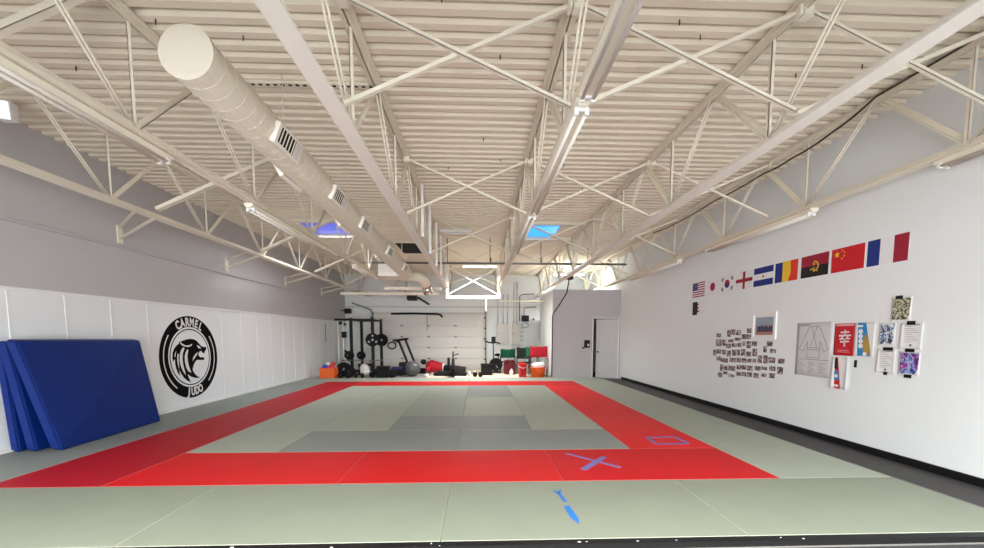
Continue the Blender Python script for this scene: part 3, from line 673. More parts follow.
def wpx(px, py, X):
    d = fw*1.0+r2*((px-492)/FPX)-u2*((py-CYP)/FPX); k = X/d.x
    return d.y*k, CAMH+d.z*k
def trc(pts, d):
    out = []
    for x, y in pts:
        yv, z = wpx(168+x/10.54, 334+y/10.54, XL); out.append(Vector((XL+d, yv, z)))
    return out
head = [(112, 88), (150, 72), (190, 58), (235, 50), (275, 57), (305, 75), (325, 100), (345, 122), (370, 137), (402, 136), (402, 160), (388, 184), (379, 206), (364, 198), (350, 180), (336, 180), (324, 198), (318, 222), (338, 245), (378, 244), (381, 273), (335, 274), (308, 272), (292, 284), (280, 304), (268, 332), (258, 372), (272, 405), (296, 435), (336, 460),
        (295, 464), (250, 452), (206, 424), (220, 465), (242, 510), (205, 492), (165, 458), (138, 415), (118, 375), (126, 442), (106, 412), (86, 365), (76, 318), (72, 262), (54, 290), (46, 250), (48, 200), (62, 160), (88, 122), (118, 98)]
b = MB(); b.prism(trc(head, 0.0), (0.003, 0, 0), M['logo_black']); b.build('lion_head', None, lg)
wh = [[(160, 138), (136, 170), (122, 215), (122, 285), (136, 345), (160, 400), (186, 436), (178, 398), (160, 335), (150, 265), (154, 205), (172, 152)], [(205, 160), (184, 192), (174, 240), (178, 300), (192, 355), (212, 392), (244, 408), (224, 355), (208, 295), (202, 230), (212, 172)],
      [(100, 205), (94, 255), (100, 310), (116, 372), (114, 310), (108, 255), (112, 215)], [(128, 82), (146, 100), (182, 120), (222, 118), (254, 102), (244, 126), (212, 138), (176, 132), (146, 120), (128, 102)],
      [(302, 116), (326, 126), (348, 152), (320, 150), (308, 134)], [(316, 188), (290, 208), (266, 244), (256, 284), (276, 258), (298, 226)], [(66, 232), (72, 205), (84, 180), (78, 215), (74, 246)]]
for w_ in wh:
    b = MB(); b.prism(trc(w_, 0.003), (0.002, 0, 0), M['logo_white']); b.build('lion_highlight', None, lg)
def glyph(ch, name, m, parent, mtx, size=1.0, bold=0.0, extr=0.001):
    cu = bpy.data.curves.new('txt', 'FONT'); cu.body = ch; cu.size = size; cu.align_x = 'CENTER'; cu.align_y = 'CENTER'; cu.extrude = extr; cu.offset = bold
    tmp = bpy.data.objects.new('txt', cu); C.objects.link(tmp)
    dg = bpy.context.evaluated_depsgraph_get(); me = bpy.data.meshes.new_from_object(tmp.evaluated_get(dg))
    bpy.data.objects.remove(tmp); me.transform(mtx); me.materials.clear(); me.materials.append(m)
    o = bpy.data.objects.new(name, me); C.objects.link(o); o.parent = parent
    me.transform(Matrix.Translation(-parent.location)); return o
# text axes on left wall: reading direction +Y, up +Z, facing +X
def wallmtx_left(c, rot, sx=1.0, sy=1.0):
    base = Matrix(((0, 0, 1), (1, 0, 0), (0, 1, 0))).to_4x4()
    return Matrix.Translation(c) @ base @ Matrix.Rotation(rot, 4, 'Z') @ Matrix.Diagonal((sx, sy, 1, 1))
word = 'CARMEL'
for q, ch in enumerate(word):
    a = math.radians(90+26-54*q/5); r_ = 0.845
    glyph(ch, 'letter', M['logo_white'], lg, wallmtx_left(LW(r_*math.cos(a), r_*math.sin(a), 0.005), a-PI/2, 0.72, 1.0), 0.255, 0.010)
word = 'JUDO'
for q, ch in enumerate(word):
    a = math.radians(-90-9+28*q/3); r_ = 0.86
    glyph(ch, 'letter', M['logo_white'], lg, wallmtx_left(LW(r_*math.cos(a), r_*math.sin(a), 0.005), a+PI/2, 0.72 if q else 0.95, 1.0), 0.235, 0.011)

# ------------------------------------------------------------------ flags on the right wall
def RW(Yc, z, d=0.0): return Vector((XR-d, Yc, z))
def rect(b, u0, u1, z0, z1, d0, d1, m):
    # u measured along -Y (viewer's left to right)
    b.box(XR-d1, XR-d0, -u1, -u0, z0, z1, m)
def poly(b, pts, d0, d1, m): b.prism([RW(-u, z, d0) for u, z in pts], (-(d1-d0), 0, 0), m)
def star(cu, cz, r, rot=0):
    return [(cu+r*(1 if q % 2 == 0 else 0.4)*math.sin(rot+q*PI/5), cz+r*(1 if q % 2 == 0 else 0.4)*math.cos(rot+q*PI/5)) for q in range(10)]
def disc(cu, cz, r, n=24, a0=0, a1=2*PI): return [(cu+r*math.cos(a0+(a1-a0)*q/n), cz+r*math.sin(a0+(a1-a0)*q/n)) for q in range(n if abs(a1-a0) > 6 else n+1)]
FZ0, FZ1 = 2.535, 2.885
def flag(label, yl, yr, fn, z0=FZ0, z1=FZ1):
    t = thing('flag', label, 'flag', (XR-0.003, (yl+yr)/2, z0), 'flags on the right wall')
    u0, u1 = -yl, -yr; b = MB(); rect(b, u0, u1, z0, z1, 0.002, 0.005, M['f_white']); b.build('cloth', None, t, bevel=0.001)
    e = MB(); fn(e, u0, u1, z0, z1, u1-u0, z1-z0); e.build('design', None, t)
def fl_us(b, u0, u1, z0, z1, w, h):
    for q in range(0, 13, 2): rect(b, u0, u1, z1-(q+1)*h/13, z1-q*h/13, 0.005, 0.0062, M['f_dred'])
    rect(b, u0, u0+0.42*w, z1-7*h/13, z1, 0.0062, 0.0072, M['f_blue'])
    for i in range(5):
        for j in range(4): poly(b, star(u0+0.42*w*(i+0.5)/5, z1-7*h/13*(j+0.5)/4, 0.011), 0.0072, 0.0078, M['f_white'])
def fl_dot(b, u0, u1, z0, z1, w, h): poly(b, disc((u0+u1)/2, (z0+z1)/2, 0.095), 0.005, 0.0065, M['f_dred'])
def fl_kr(b, u0, u1, z0, z1, w, h):
    cu, cz = (u0+u1)/2, (z0+z1)/2; r = 0.088
    rot = -math.atan(2/3)
    up_ = [(cu+r*math.cos(rot+PI*q/16), cz+r*math.sin(rot+PI*q/16)) for q in range(17)]; dn = [(cu+r*math.cos(rot+PI+PI*q/16), cz+r*math.sin(rot+PI+PI*q/16)) for q in range(17)]
    poly(b, up_, 0.005, 0.0062, M['f_dred']); poly(b, dn, 0.005, 0.0062, M['f_blue'])
    c1 = (cu-r/2*math.cos(rot), cz-r/2*math.sin(rot)); c2 = (cu+r/2*math.cos(rot), cz+r/2*math.sin(rot))
    poly(b, disc(c1[0], c1[1], r/2), 0.0062, 0.007, M['f_dred']); poly(b, disc(c2[0], c2[1], r/2), 0.0062, 0.007, M['f_blue'])
    for sx, sz in ((-1, 1), (1, 1), (-1, -1), (1, -1)):
        bx, bz = cu+sx*0.165, cz+sz*0.105; dx, dz = sz*sx*-0.55, 0.83
        L_ = math.hypot(0.55, 0.83)
        for q in (-1, 0, 1):
            ox, oz = q*0.022*(sx*0.83), q*0.022*(sz*0.55)
            a = Vector((bx+ox, bz+oz)); e = Vector((-sx*0.55, sz*0.83))/L_*0.042; pz = Vector((sx*0.83, sz*0.55))/L_*0.007
            poly(b, [tuple(a-e-pz), tuple(a+e-pz), tuple(a+e+pz), tuple(a-e+pz)], 0.005, 0.0062, M['f_black'])
def fl_en(b, u0, u1, z0, z1, w, h):
    rect(b, u0, u1, (z0+z1)/2-0.036, (z0+z1)/2+0.036, 0.005, 0.0062, M['f_dred']); rect(b, (u0+u1)/2-0.036, (u0+u1)/2+0.036, z0, z1, 0.0062, 0.007, M['f_dred'])
def fl_ni(b, u0, u1, z0, z1, w, h):
    rect(b, u0, u1, z1-h/3, z1, 0.005, 0.0062, M['f_blue']); rect(b, u0, u1, z0, z0+h/3, 0.005, 0.0062, M['f_blue'])
    poly(b, disc((u0+u1)/2, (z0+z1)/2, 0.03, 16), 0.005, 0.006, M['f_gold']); poly(b, [((u0+u1)/2-0.02, (z0+z1)/2-0.012), ((u0+u1)/2+0.02, (z0+z1)/2-0.012), ((u0+u1)/2, (z0+z1)/2+0.02)], 0.006, 0.0068, M['green'])
def fl_ro(b, u0, u1, z0, z1, w, h):
    rect(b, u0, u0+w/3, z0, z1, 0.005, 0.0062, M['f_blue'])
    poly(b, [(u0+w/3, z0), (u0+0.60*w, z0), (u0+0.70*w, z0+0.4*h), (u0+0.68*w, z1), (u0+w/3, z1)], 0.005, 0.0062, M['f_yellow'])
    poly(b, [(u0+0.60*w, z0), (u1, z0), (u1, z1), (u0+0.68*w, z1), (u0+0.70*w, z0+0.4*h)], 0.005, 0.0062, M['f_orange'])
def fl_an(b, u0, u1, z0, z1, w, h):
    zc = (z0+z1)/2; cu = (u0+u1)/2
    rect(b, u0, u1, zc, z1, 0.005, 0.0062, M['f_dred']); rect(b, u0, u1, z0, zc, 0.005, 0.0062, M['f_black'])
    for q in range(14):
        a0 = -PI*0.62+PI*1.15*q/14; a1 = a0+PI*1.15/14; ro = 0.088 if q % 2 else 0.08
        poly(b, [(cu+0.062*math.cos(a0), zc-0.01+0.062*math.sin(a0)), (cu+ro*math.cos(a0), zc-0.01+ro*math.sin(a0)), (cu+ro*math.cos(a1), zc-0.01+ro*math.sin(a1)), (cu+0.062*math.cos(a1), zc-0.01+0.062*math.sin(a1))], 0.0062, 0.0072, M['f_gold'])
    poly(b, [(cu-0.06, zc-0.035), (cu-0.045, zc-0.05), (cu+0.07, zc-0.10), (cu+0.075, zc-0.085)], 0.0072, 0.008, M['f_gold'])
    poly(b, [(cu-0.08, zc-0.07), (cu+0.02, zc-0.04), (cu+0.015, zc-0.025), (cu-0.085, zc-0.05)], 0.0072, 0.008, M['f_gold'])
    poly(b, star(cu-0.01, zc+0.03, 0.032), 0.0062, 0.0072, M['f_gold'])
def fl_ch(b, u0, u1, z0, z1, w, h):
    rect(b, u0, u1, z0, z1, 0.005, 0.0062, M['f_red']); poly(b, star(u0+w*0.17, z1-h*0.25, 0.052), 0.0062, 0.0072, M['f_yellow'])
    for du, dz, ro in ((0.33, 0.1, 0.4), (0.40, 0.2, 0.9), (0.40, 0.35, 0.0), (0.33, 0.45, 0.6)): poly(b, star(u0+w*du, z1-h*dz, 0.017, ro), 0.0062, 0.0072, M['f_yellow'])
def fl_fr(b, u0, u1, z0, z1, w, h):
    rect(b, u0, u0+w*0.32, z0, z1, 0.005, 0.0062, M['f_blue']); rect(b, u0+w*0.32, u0+w*0.66, z0, z1, 0.005, 0.0058, M['f_white']); rect(b, u0+w*0.66, u1, z0, z1, 0.005, 0.0062, M['f_dred'])
def fl_ba(b, u0, u1, z0, z1, w, h):
    rect(b, u0, u0+w*0.42, z0, z1, 0.005, 0.0062, M['f_black'])
    for q in range(3): poly(b, [(u0+w*0.42, z0+h*(0.15+q*0.25)), (u0+w*(0.62-0.04*q), z0+h*(0.27+q*0.25)), (u0+w*0.42, z0+h*(0.4+q*0.25))], 0.005, 0.0062, M['f_maroon'])
flag('American flag with stars and crimson stripes, leftmost of the flag row', 10.08, 9.54, fl_us)
flag('small black and white flag with maroon points, alone below the row', 10.05, 9.54, fl_ba, 2.10, 2.42)
flag('white flag with plain red disc in the flag row', 9.48, 8.96, fl_dot)
flag('white South Korean flag with red and blue disc and black bars', 8.93, 8.43, fl_kr)
flag('white English flag with red cross', 8.38, 7.87, fl_en)
flag('blue white blue striped flag with small centre emblem', 7.83, 7.31, fl_ni)
flag('blue yellow red upright tricolour flag', 7.26, 6.74, fl_ro)
flag('red over black flag with gold half gear and star', 6.67, 6.14, fl_an)
flag('red flag with yellow stars at upper left', 6.09, 5.56, fl_ch)
flag('blue white red French tricolour, rightmost of the flag row', 5.52, 4.98, fl_fr)

# ------------------------------------------------------------------ framed picture and snapshots
t = thing('picture_frame', 'white framed group photo above the snapshot cluster', 'picture', (XR, 7.47, 1.53))
b = MB(); u0, u1, z0, z1 = -7.79, -7.15, 1.52, 2.03
rect(b, u0, u0+0.05, z0, z1, 0, 0.03, None); rect(b, u1-0.05, u1, z0, z1, 0, 0.03, None); rect(b, u0+0.05, u1-0.05, z0, z0+0.05, 0, 0.03, None); rect(b, u0+0.05, u1-0.05, z1-0.05, z1, 0, 0.03, None)
b.build('frame', M['white'], t, bevel=0.003)
b = MB(); rect(b, u0+0.05, u1-0.05, z0+0.05, z1-0.05, 0, 0.012, None); b.build('mount', M['paper'], t)
b = MB(); rect(b, -7.69, -7.23, 1.60, 1.935, 0.012, 0.014, M['inklight'])
rect(b, -7.69, -7.23, 1.60, 1.69, 0.014, 0.0145, mat('picture_floor', (176, 120, 118), 0.5)); rect(b, -7.69, -7.23, 1.80, 1.935, 0.014, 0.0145, mat('picture_sky', (150, 164, 180), 0.5))
for q in range(9):
    uu = -7.64+0.045*q; hh = 0.09+0.03*random.random(); rect(b, uu, uu+0.033, 1.66, 1.66+hh, 0.0145, 0.0155, M['f_black'] if q % 3 else M['f_blue'])
    poly(b, disc(uu+0.016, 1.665+hh+0.008, 0.012, 10), 0.0145, 0.0155, mat('picture_skin', (196, 160, 140), 0.6))
b.build('picture', None, t)
rows = [  # (x, y, w, h) in the traced view
 [(80, 193, 30, 30), (152, 170, 24, 50), (180, 165, 28, 42), (213, 170, 34, 38), (288, 158, 34, 36)],
 [(252, 198, 28, 38), (283, 200, 32, 36)],
 [(75, 233, 38, 52), (114, 235, 30, 46), (158, 232, 38, 26), (205, 222, 42, 26), (145, 262, 34, 36), (184, 260, 34, 30), (222, 256, 30, 34), (256, 246, 24, 36), (286, 246, 28, 52), (320, 246, 36, 38), (425, 245, 40, 40)],
 [(57, 304, 20, 44), (78, 300, 32, 36), (115, 305, 30, 36), (152, 310, 24, 46), (184, 304, 28, 46), (216, 304, 24, 44), (247, 300, 28, 52), (280, 316, 36, 40), (324, 296, 32, 58), (400, 280, 24, 48), (446, 298, 40, 34)],
 [(80, 348, 30, 36), (108, 360, 50, 38), (168, 358, 44, 38), (216, 358, 30, 38), (250, 362, 32, 36), (285, 365, 32, 32), (320, 365, 30, 32), (362, 342, 28, 58), (400, 342, 30, 62), (434, 355, 48, 46), (500, 364, 46, 42)],
 [(104, 404, 20, 52), (128, 412, 28, 40), (160, 412, 48, 44), (216, 408, 34, 38), (252, 408, 32, 38), (290, 412, 38, 42), (340, 415, 42, 38), (386, 418, 40, 32), (440, 414, 44, 42), (494, 420, 40, 58)],
 [(90, 458, 28, 40), (126, 452, 32, 28), (160, 470, 40, 30), (212, 454, 34, 36), (250, 456, 34, 36), (290, 456, 34, 42), (332, 462, 36, 42), (384, 462, 40, 36), (438, 462, 42, 44)]]
def px_to_wall(px, py):
    d = fw*1.0+r2*((px-492)/FPX)-u2*((py-CYP)/FPX); k = (XR-0.002)/d.x
    return d.y*k, CAMH+d.z*k
RN = ['top row', 'second row, tucked against the frame', 'third row', 'fourth row', 'fifth row', 'sixth row', 'bottom row']
for ri, row in enumerate(rows):
    for q, (x, y, w_, h_) in enumerate(sorted(row)):
        ya, za = px_to_wall(705+(x-1)/6.85, 305+(y-1)/6.85); yb_, zb_ = px_to_wall(705+(x+w_+1)/6.85, 305+(y+h_+1)/6.85)
        b = MB(); rect(b, -ya, -yb_, zb_, za, 0.001, 0.003, M['paper']); m_ = 0.0085
        rect(b, -ya+m_, -yb_-m_, zb_+m_, za-m_, 0.003, 0.0036, M['photo'])
        tag(recenter(b.build('photo_print', None)), 'small snapshot on right wall cluster, %s, %s from left' % (RN[ri], ORD[q]), 'photo', 'snapshots below the framed picture')

# ------------------------------------------------------------------ posters and sheets
def sheet(name, label, cat, yl, yr, z0, z1, m, curl=0.0, group=None, lean=0.0):
    t = thing(name, label, cat, (XR, (yl+yr)/2, z0), group); b = MB(); u0, u1 = -yl, -yr
    def fn(u, v):
        d = 0.004+curl*(abs(u-0.5)*2)**3*(1-0.4*v)
        return RW(-(u0+(u1-u0)*u+lean*(1-v)), z0+(z1-z0)*v, d)
    b.grid(fn, 10, 8); b.build('sheet', m, t, solid=0.0012)
    return t, u0, u1
def sub(t, name, fn):
    b = MB(); fn(b); return b.build(name, None, t)
t, u0, u1 = sheet('pattern_sheet', 'large grey sheet with a judo jacket line drawing', 'poster', 6.67, 5.97, 0.93, 1.80, M['greypaper'])
def gi(b):
    def ln(a, c, w=0.006):
        a = Vector(a); c = Vector(c); d = (c-a).normalized(); n_ = Vector((-d.y, d.x))*w/2
        poly(b, [tuple(a-n_), tuple(c-n_), tuple(c+n_), tuple(a+n_)], 0.006, 0.0068, M['ink'])
    o = (-6.32, 1.35)
    L_ = [((-0.10, 0.38), (-0.28, 0.02)), ((-0.28, 0.02), (-0.20, -0.02)), ((-0.20, -0.02), (-0.12, 0.14)), ((-0.12, 0.14), (-0.12, -0.12)), ((-0.12, -0.12), (0.12, -0.12)), ((0.12, -0.12), (0.12, 0.14)), ((0.12, 0.14), (0.20, -0.02)), ((0.20, -0.02), (0.28, 0.02)), ((0.28, 0.02), (0.10, 0.38)),
          ((-0.10, 0.38), (0.10, 0.38)), ((-0.05, 0.38), (0.06, 0.05)), ((0.05, 0.38), (-0.06, 0.05)), ((-0.12, 0.04), (0.12, 0.04)), ((-0.12, 0.01), (0.12, 0.01)), ((-0.30, -0.15), (0.30, -0.15))]
    for a, c in L_: ln((o[0]+a[0], o[1]+a[1]), (o[0]+c[0], o[1]+c[1]))
    for k in range(3):
        for q in range(6): ln((o[0]-0.29+0.2*k, o[1]-0.2-0.03*q), (o[0]-0.29+0.2*k+0.08+0.06*((q*7+k) % 3)/2, o[1]-0.2-0.03*q), 0.005)
    ln((o[0]-0.28, o[1]+0.41), (o[0]-0.1, o[1]+0.41), 0.012)
sub(t, 'drawing', gi)
t, u0, u1 = sheet('red_poster', 'red poster with a white brushed character', 'poster', 5.95, 5.625, 1.29, 1.765, M['p_red'])
def kanji(b):
    cu, cz, s_ = -5.775, 1.55, 0.115
    def st(a, c, w): 
        a = Vector(a); c = Vector(c); d = (c-a).normalized(); n_ = Vector((-d.y, d.x))*w/2
        poly(b, [tuple(a-n_), tuple(c-n_*0.8), tuple(c+n_*0.8), tuple(a+n_)], 0.006, 0.0072, M['f_white'])
    for a, c, w in (((-0.6, 0.72), (0.6, 0.78), 0.022), ((-0.02, 1.05), (0, 0.3), 0.024), ((-0.85, 0.28), (0.85, 0.36), 0.024), ((-0.4, 0.2), (-0.25, -0.05), 0.022), ((0.45, 0.26), (0.25, -0.05), 0.022), ((-0.75, -0.12), (0.75, -0.05), 0.022), ((-0.6, -0.5), (0.62, -0.42), 0.024), ((0, 0.0), (0.02, -1.1), 0.026)):
        st((cu+a[0]*s_, cz+a[1]*s_), (cu+c[0]*s_, cz+c[1]*s_), w)
    rect(b, -5.93, -5.64, 1.728, 1.755, 0.006, 0.0068, mat('poster_pink', (226, 170, 178), 0.5))
    for q in range(2): rect(b, -5.88, -5.70+0.02*q, 1.365-0.025*q, 1.373-0.025*q, 0.006, 0.0068, mat('poster_pink', (226, 170, 178), 0.5))
sub(t, 'printing', kanji)
t, u0, u1 = sheet('blue_flyer', 'blue flyer with white bubbles and a curled white corner', 'poster', 5.615, 5.32, 1.29, 1.77, M['paper'], curl=0.01)
def bl(b):
    poly(b, [(-5.61, 1.77), (-5.46, 1.765), (-5.36, 1.30), (-5.61, 1.30)], 0.006, 0.0075, M['p_blue'])
    poly(b, [(-5.45, 1.62), (-5.40, 1.50), (-5.36, 1.32), (-5.47, 1.33), (-5.50, 1.5)], 0.0075, 0.0085, M['p_gold'])
    for q in range(4): poly(b, [(x, z) for x, z in disc(-5.53+0.004*q, 1.645-0.068*q, 0.034, 16)], 0.0085, 0.0092, M['f_white'])
    rect(b, -5.59, -5.5, 1.705, 1.735, 0.0085, 0.009, M['f_white']); poly(b, disc(-5.45, 1.33, 0.03, 12), 0.0085, 0.0095, M['f_white'])
sub(t, 'printing', bl)
t, u0, u1 = sheet('hanging_flyer', 'red and blue flyer hanging askew below the red poster', 'poster', 5.94, 5.68, 0.79, 1.27, M['paper'], curl=0.03)
def hf(b):
    poly(b, [(-5.93, 0.80), (-5.79, 0.79), (-5.82, 1.0), (-5.86, 1.26), (-5.92, 1.26), (-5.93, 1.0)], 0.008, 0.0125, M['p_red'])
    poly(b, [(-5.92, 0.92), (-5.81, 0.92), (-5.84, 1.06), (-5.90, 1.06)], 0.0125, 0.0135, M['p_blue']); poly(b, disc(-5.865, 0.98, 0.028, 12), 0.0135, 0.0142, M['f_white']); rect(b, -5.91, -5.82, 0.82, 0.85, 0.0125, 0.0135, M['f_white'])
    poly(b, [(-5.915, 1.10), (-5.85, 1.08), (-5.86, 1.25), (-5.905, 1.25)], 0.0125, 0.0135, M['f_black'])
sub(t, 'printing', hf)
tag(recenter(MB().box(XR-0.004, XR, 5.56, 5.60, 1.13, 1.235).build('tape_piece', M['black'])), 'lone strip of black tape on wall below the blue flyer', 'tape')
def lined(b, u0, u1, z0, z1):
    for q in range(9):
        w_ = (0.5+0.4*((q*5) % 4)/3)*(u1-u0-0.05); rect(b, u0+0.03, u0+0.03+w_, z1-0.05-0.024*q, z1-0.045-0.024*q, 0.0065, 0.0072, M['inklight'])
    rect(b, u0+0.03, u1-0.03, z1-0.03, z1-0.022, 0.0065, 0.0072, M['ink']); poly(b, disc((u0+u1)/2, z0+0.045, 0.014, 10), 0.0065, 0.0072, M['ink'])
for lab, yl, yr, z0, z1, art, tapes in (
        ('olive patterned print taped highest on right wall', 5.13, 4.885, 1.77, 2.08, 'art_olive', [(-5.04, 2.075, 0.09)]),
        ('blue grey patterned print left of the taped letter', 5.265, 5.055, 1.455, 1.75, 'art_blue', []),
        ('white letter taped at upper right of the print group', 4.995, 4.73, 1.42, 1.745, None, [(-4.87, 1.745, 0.10)]),
        ('white letter taped at lower left of the print group', 5.275, 5.025, 1.09, 1.405, None, [(-5.13, 1.41, 0.13), (-5.14, 1.085, 0.05)]),
        ('violet and blue patterned print at lower right', 4.985, 4.735, 1.085, 1.385, 'art_violet', [(-4.86, 1.40, 0.11), (-4.86, 1.075, 0.09)])):
    t, u0, u1 = sheet('paper_sheet', lab, 'sheet', yl, yr, z0, z1, M['paper'], curl=0.012 if art is None else 0.006, group='taped prints and letters')
    if art: sub(t, 'print', lambda b: poly(b, [(u0+0.02, z0+0.02), (u1-0.05, z0+0.02), (u1-0.02, z0+0.08), (u1-0.012, z1-0.02), (u0+0.015, z1-0.015)], 0.008, 0.0105, M[art]))
    else: sub(t, 'writing', lambda b: lined(b, u0, u1, z0, z1))
    for uc, zc, w_ in tapes:
        b = MB(); rect(b, uc-w_/2, uc+w_/2, zc-0.022, zc+0.022, 0.011, 0.013, M['black']); b.build('black_tape', None, t)

# ------------------------------------------------------------------ gym equipment at the back
# orange box with coloured balls
t = thing('toy_box', 'open orange fabric box at far left edge of the mats', 'box', (-5.68, 15.6, ZF))
b = MB(); b.box(-5.95, -5.41, 15.4, 15.42, ZF, 0.36); b.box(-5.95, -5.41, 15.83, 15.85, ZF, 0.36); b.box(-5.95, -5.93, 15.42, 15.83, ZF, 0.36); b.box(-5.43, -5.41, 15.42, 15.83, ZF, 0.36); b.box(-5.93, -5.43, 15.42, 15.83, ZF, ZF+0.02)
b.build('box_body', M['orange'], t)
for k, (x, yy, z, r_, m_, lab) in enumerate(((-5.80, 15.56, 0.37, 0.11, 'b_blue', 'blue ball at left in orange box'), (-5.55, 15.56, 0.37, 0.11, 'b_red', 'red ball at right front in orange box'), (-5.74, 15.72, 0.50, 0.08, 'b_white', 'white ball on top in orange box'), (-5.56, 15.74, 0.50, 0.08, 'f_orange', 'orange red ball on top in orange box'), (-5.675, 15.46, 0.37, 0.03, 'b_red', 'small red ball between blue and red balls'))):
    tag(recenter(MB().ball((x, yy, z), r_, m=M[m_]).build('toy_ball', None)), lab, 'ball', 'balls in the orange box')
# power rack
t = thing('power_rack', 'tall black steel power rack in the back left corner', 'rack', (-4.6, 17.1, ZF))
RXY = [(-5.10, 16.6), (-4.24, 16.6), (-5.02, 17.8), (-4.18, 17.8)]
for k, (x, yy) in enumerate(RXY): MB().box(x-0.055, x+0.055, yy-0.045, yy+0.045, ZF, 2.30).build('upright', M['black'], t, bevel=0.005)
MB().box(-5.10, -4.24, 16.57, 16.63, 2.19, 2.27).build('crossmember', M['black'], t); MB().box(-5.02, -4.18, 17.77, 17.83, 2.19, 2.27).build('crossmember', M['black'], t)
MB().box(-5.02, -4.18, 17.77, 17.83, 0.02, 0.10).build('crossmember', M['black'], t)
for s_ in (0, 1):
    a, c = RXY[s_], RXY[s_+2]
    for z in (0.05, 2.22): MB().bar((a[0], a[1], z), (c[0], c[1], z), 0.07, 0.07).build('side_beam', M['black'], t)
MB().tube([(-5.15, 16.75, 2.24), (-4.2, 16.75, 2.24)], 0.02, n=8).build('pull_up_bar', M['black'], t)
for (x, yy, z) in ((-4.24, 16.54, 1.42), (-4.18, 17.75, 1.40)): MB().tube([(x-0.02, yy, z), (x+0.02, yy-0.09, z)], 0.025, n=8).build('plate_peg', M['chrome'], t)
for x in (-5.10, -4.24): MB().bar((x, 16.56, 0.584), (x, 16.03, 0.584), 0.03, 0.03).build('hook', M['black'], t)
def plate(lab, c, r_, axis, th=0.05, spokes=False, group='weight plates', root=None):
    c = Vector(c); ax = Vector(axis).normalized()
    t = thing('weight_plate', lab, 'weight plate', tuple(c), group)
    MB().lathe([(-th/2, r_*0.98), (-th/2, r_), (th/2, r_), (th/2, r_*0.9), (th/2-0.012, r_*0.86), (th/2-0.012, r_*0.4), (th/2, r_*0.36), (th/2, 0.03)], c, ax, n=28, smooth=False).build('disc', M['rubber'], t)
    MB().lathe([(-th/2-0.004, 0.045), (th/2+0.004, 0.045)], c, ax, n=14).build('hub', M['greysteel'], t)
    if spokes:
        u = Vector((0, 0, 1)); r0 = ax.cross(u).normalized(); u = r0.cross(ax).normalized()
        b = MB()
        for q in range(3):
            a = PI/2+q*2*PI/3; p = c+ax*(th/2+0.001)+r0*(0.6*r_*math.cos(a))+u*(0.6*r_*math.sin(a))
            b.lathe([(0, 0.17*r_), (0.003, 0.16*r_)], p, ax, n=14)
        b.build('grip_hole', M['greysteel'], t)
plate('spoked black weight plate hung on the near right rack upright', (-4.20, 16.40, 1.42), 0.27, (0.25, -1, 0), 0.06, True)
plate('solid black weight plate hung on the far right rack upright', (-4.12, 17.60, 1.40), 0.27, (0.2, -1, 0), 0.06)
plate('big black plate leaning at left foot of rack', (-5.34, 16.3, 0.24), 0.29, (0.25, -1, 0.25))
plate('black plate lying against the rack foot, middle', (-5.0, 15.95, 0.18), 0.22, (-0.1, -1, 0.3))
plate('black plate leaning below the rack, right side', (-3.96, 16.3, 0.13), 0.18, (0.1, -1, 0.3))
plate('small plate standing in front of rack centre', (-4.80, 16.3, 0.09), 0.14, (0, -1, 0.2))
# plates stored edge-on on left posts
for k, (x, yy, z) in enumerate(((-5.12, 16.3, 0.80), (-4.99, 17.5, 0.74))):
    b = thing('stored_weights', 'small stacked plates hung on peg of the %s left rack upright' % ('near', 'far')[k], 'weight plate', (x, yy, z))
    MB().lathe([(-0.10, 0.10), (-0.09, 0.15), (-0.03, 0.15), (-0.025, 0.1), (-0.02, 0.18), (0.05, 0.18), (0.055, 0.12), (0.06, 0.16), (0.13, 0.16)], (x, yy, z), (0.2, 1, 0), n=22, smooth=False).build('discs', M['rubber'], b)
    MB().tube([(x-0.03, yy-0.14, z), (x+0.02, yy+0.2, z)], 0.025, n=8).build('peg', M['greysteel'], b)
t = thing('barbell', 'thin steel barbell held low across the front of the power rack', 'barbell', (-4.5, 16.05, 0.6))
MB().tube([(-5.3, 16.05, 0.63), (-3.75, 16.05, 0.61)], 0.016, n=8).build('bar', M['greysteel'], t)
for x in (-5.28, -3.78): MB().tube([(x-0.04, 16.05, 0.62), (x+0.04, 16.05, 0.62)], 0.03, n=8).build('sleeve', M['greysteel'], t)
# cable tower
t = thing('cable_tower', 'pulley tower with pale cables left of the rack', 'exercise machine', (-5.5, 16.9, ZF))
for x in (-5.72, -5.52): MB().tube([(x, 16.9, ZF+0.05), (x, 16.9, 2.22)], 0.028, n=8).build('guide_rod', M['white'], t)
MB().box(-5.85, -5.22, 16.85, 16.95, 2.2, 2.29).build('top_arm', M['black'], t)
MB().lathe([(-0.02, 0.07), (0.02, 0.07)], (-5.6, 16.84, 2.1), (0, 1, 0), n=16).build('pulley', M['black'], t)
MB().box(-5.56, -5.40, 16.82, 16.98, 1.5, 1.75).build('carriage', M['black'], t)
MB().box(-5.8, -5.4, 16.7, 17.1, ZF, 0.02).build('base', M['black'], t)
for z in (0.9, 2.0): MB().box(-5.47, -5.40, 16.85, 16.93, z, z+0.1).build('stop', M['black'], t)
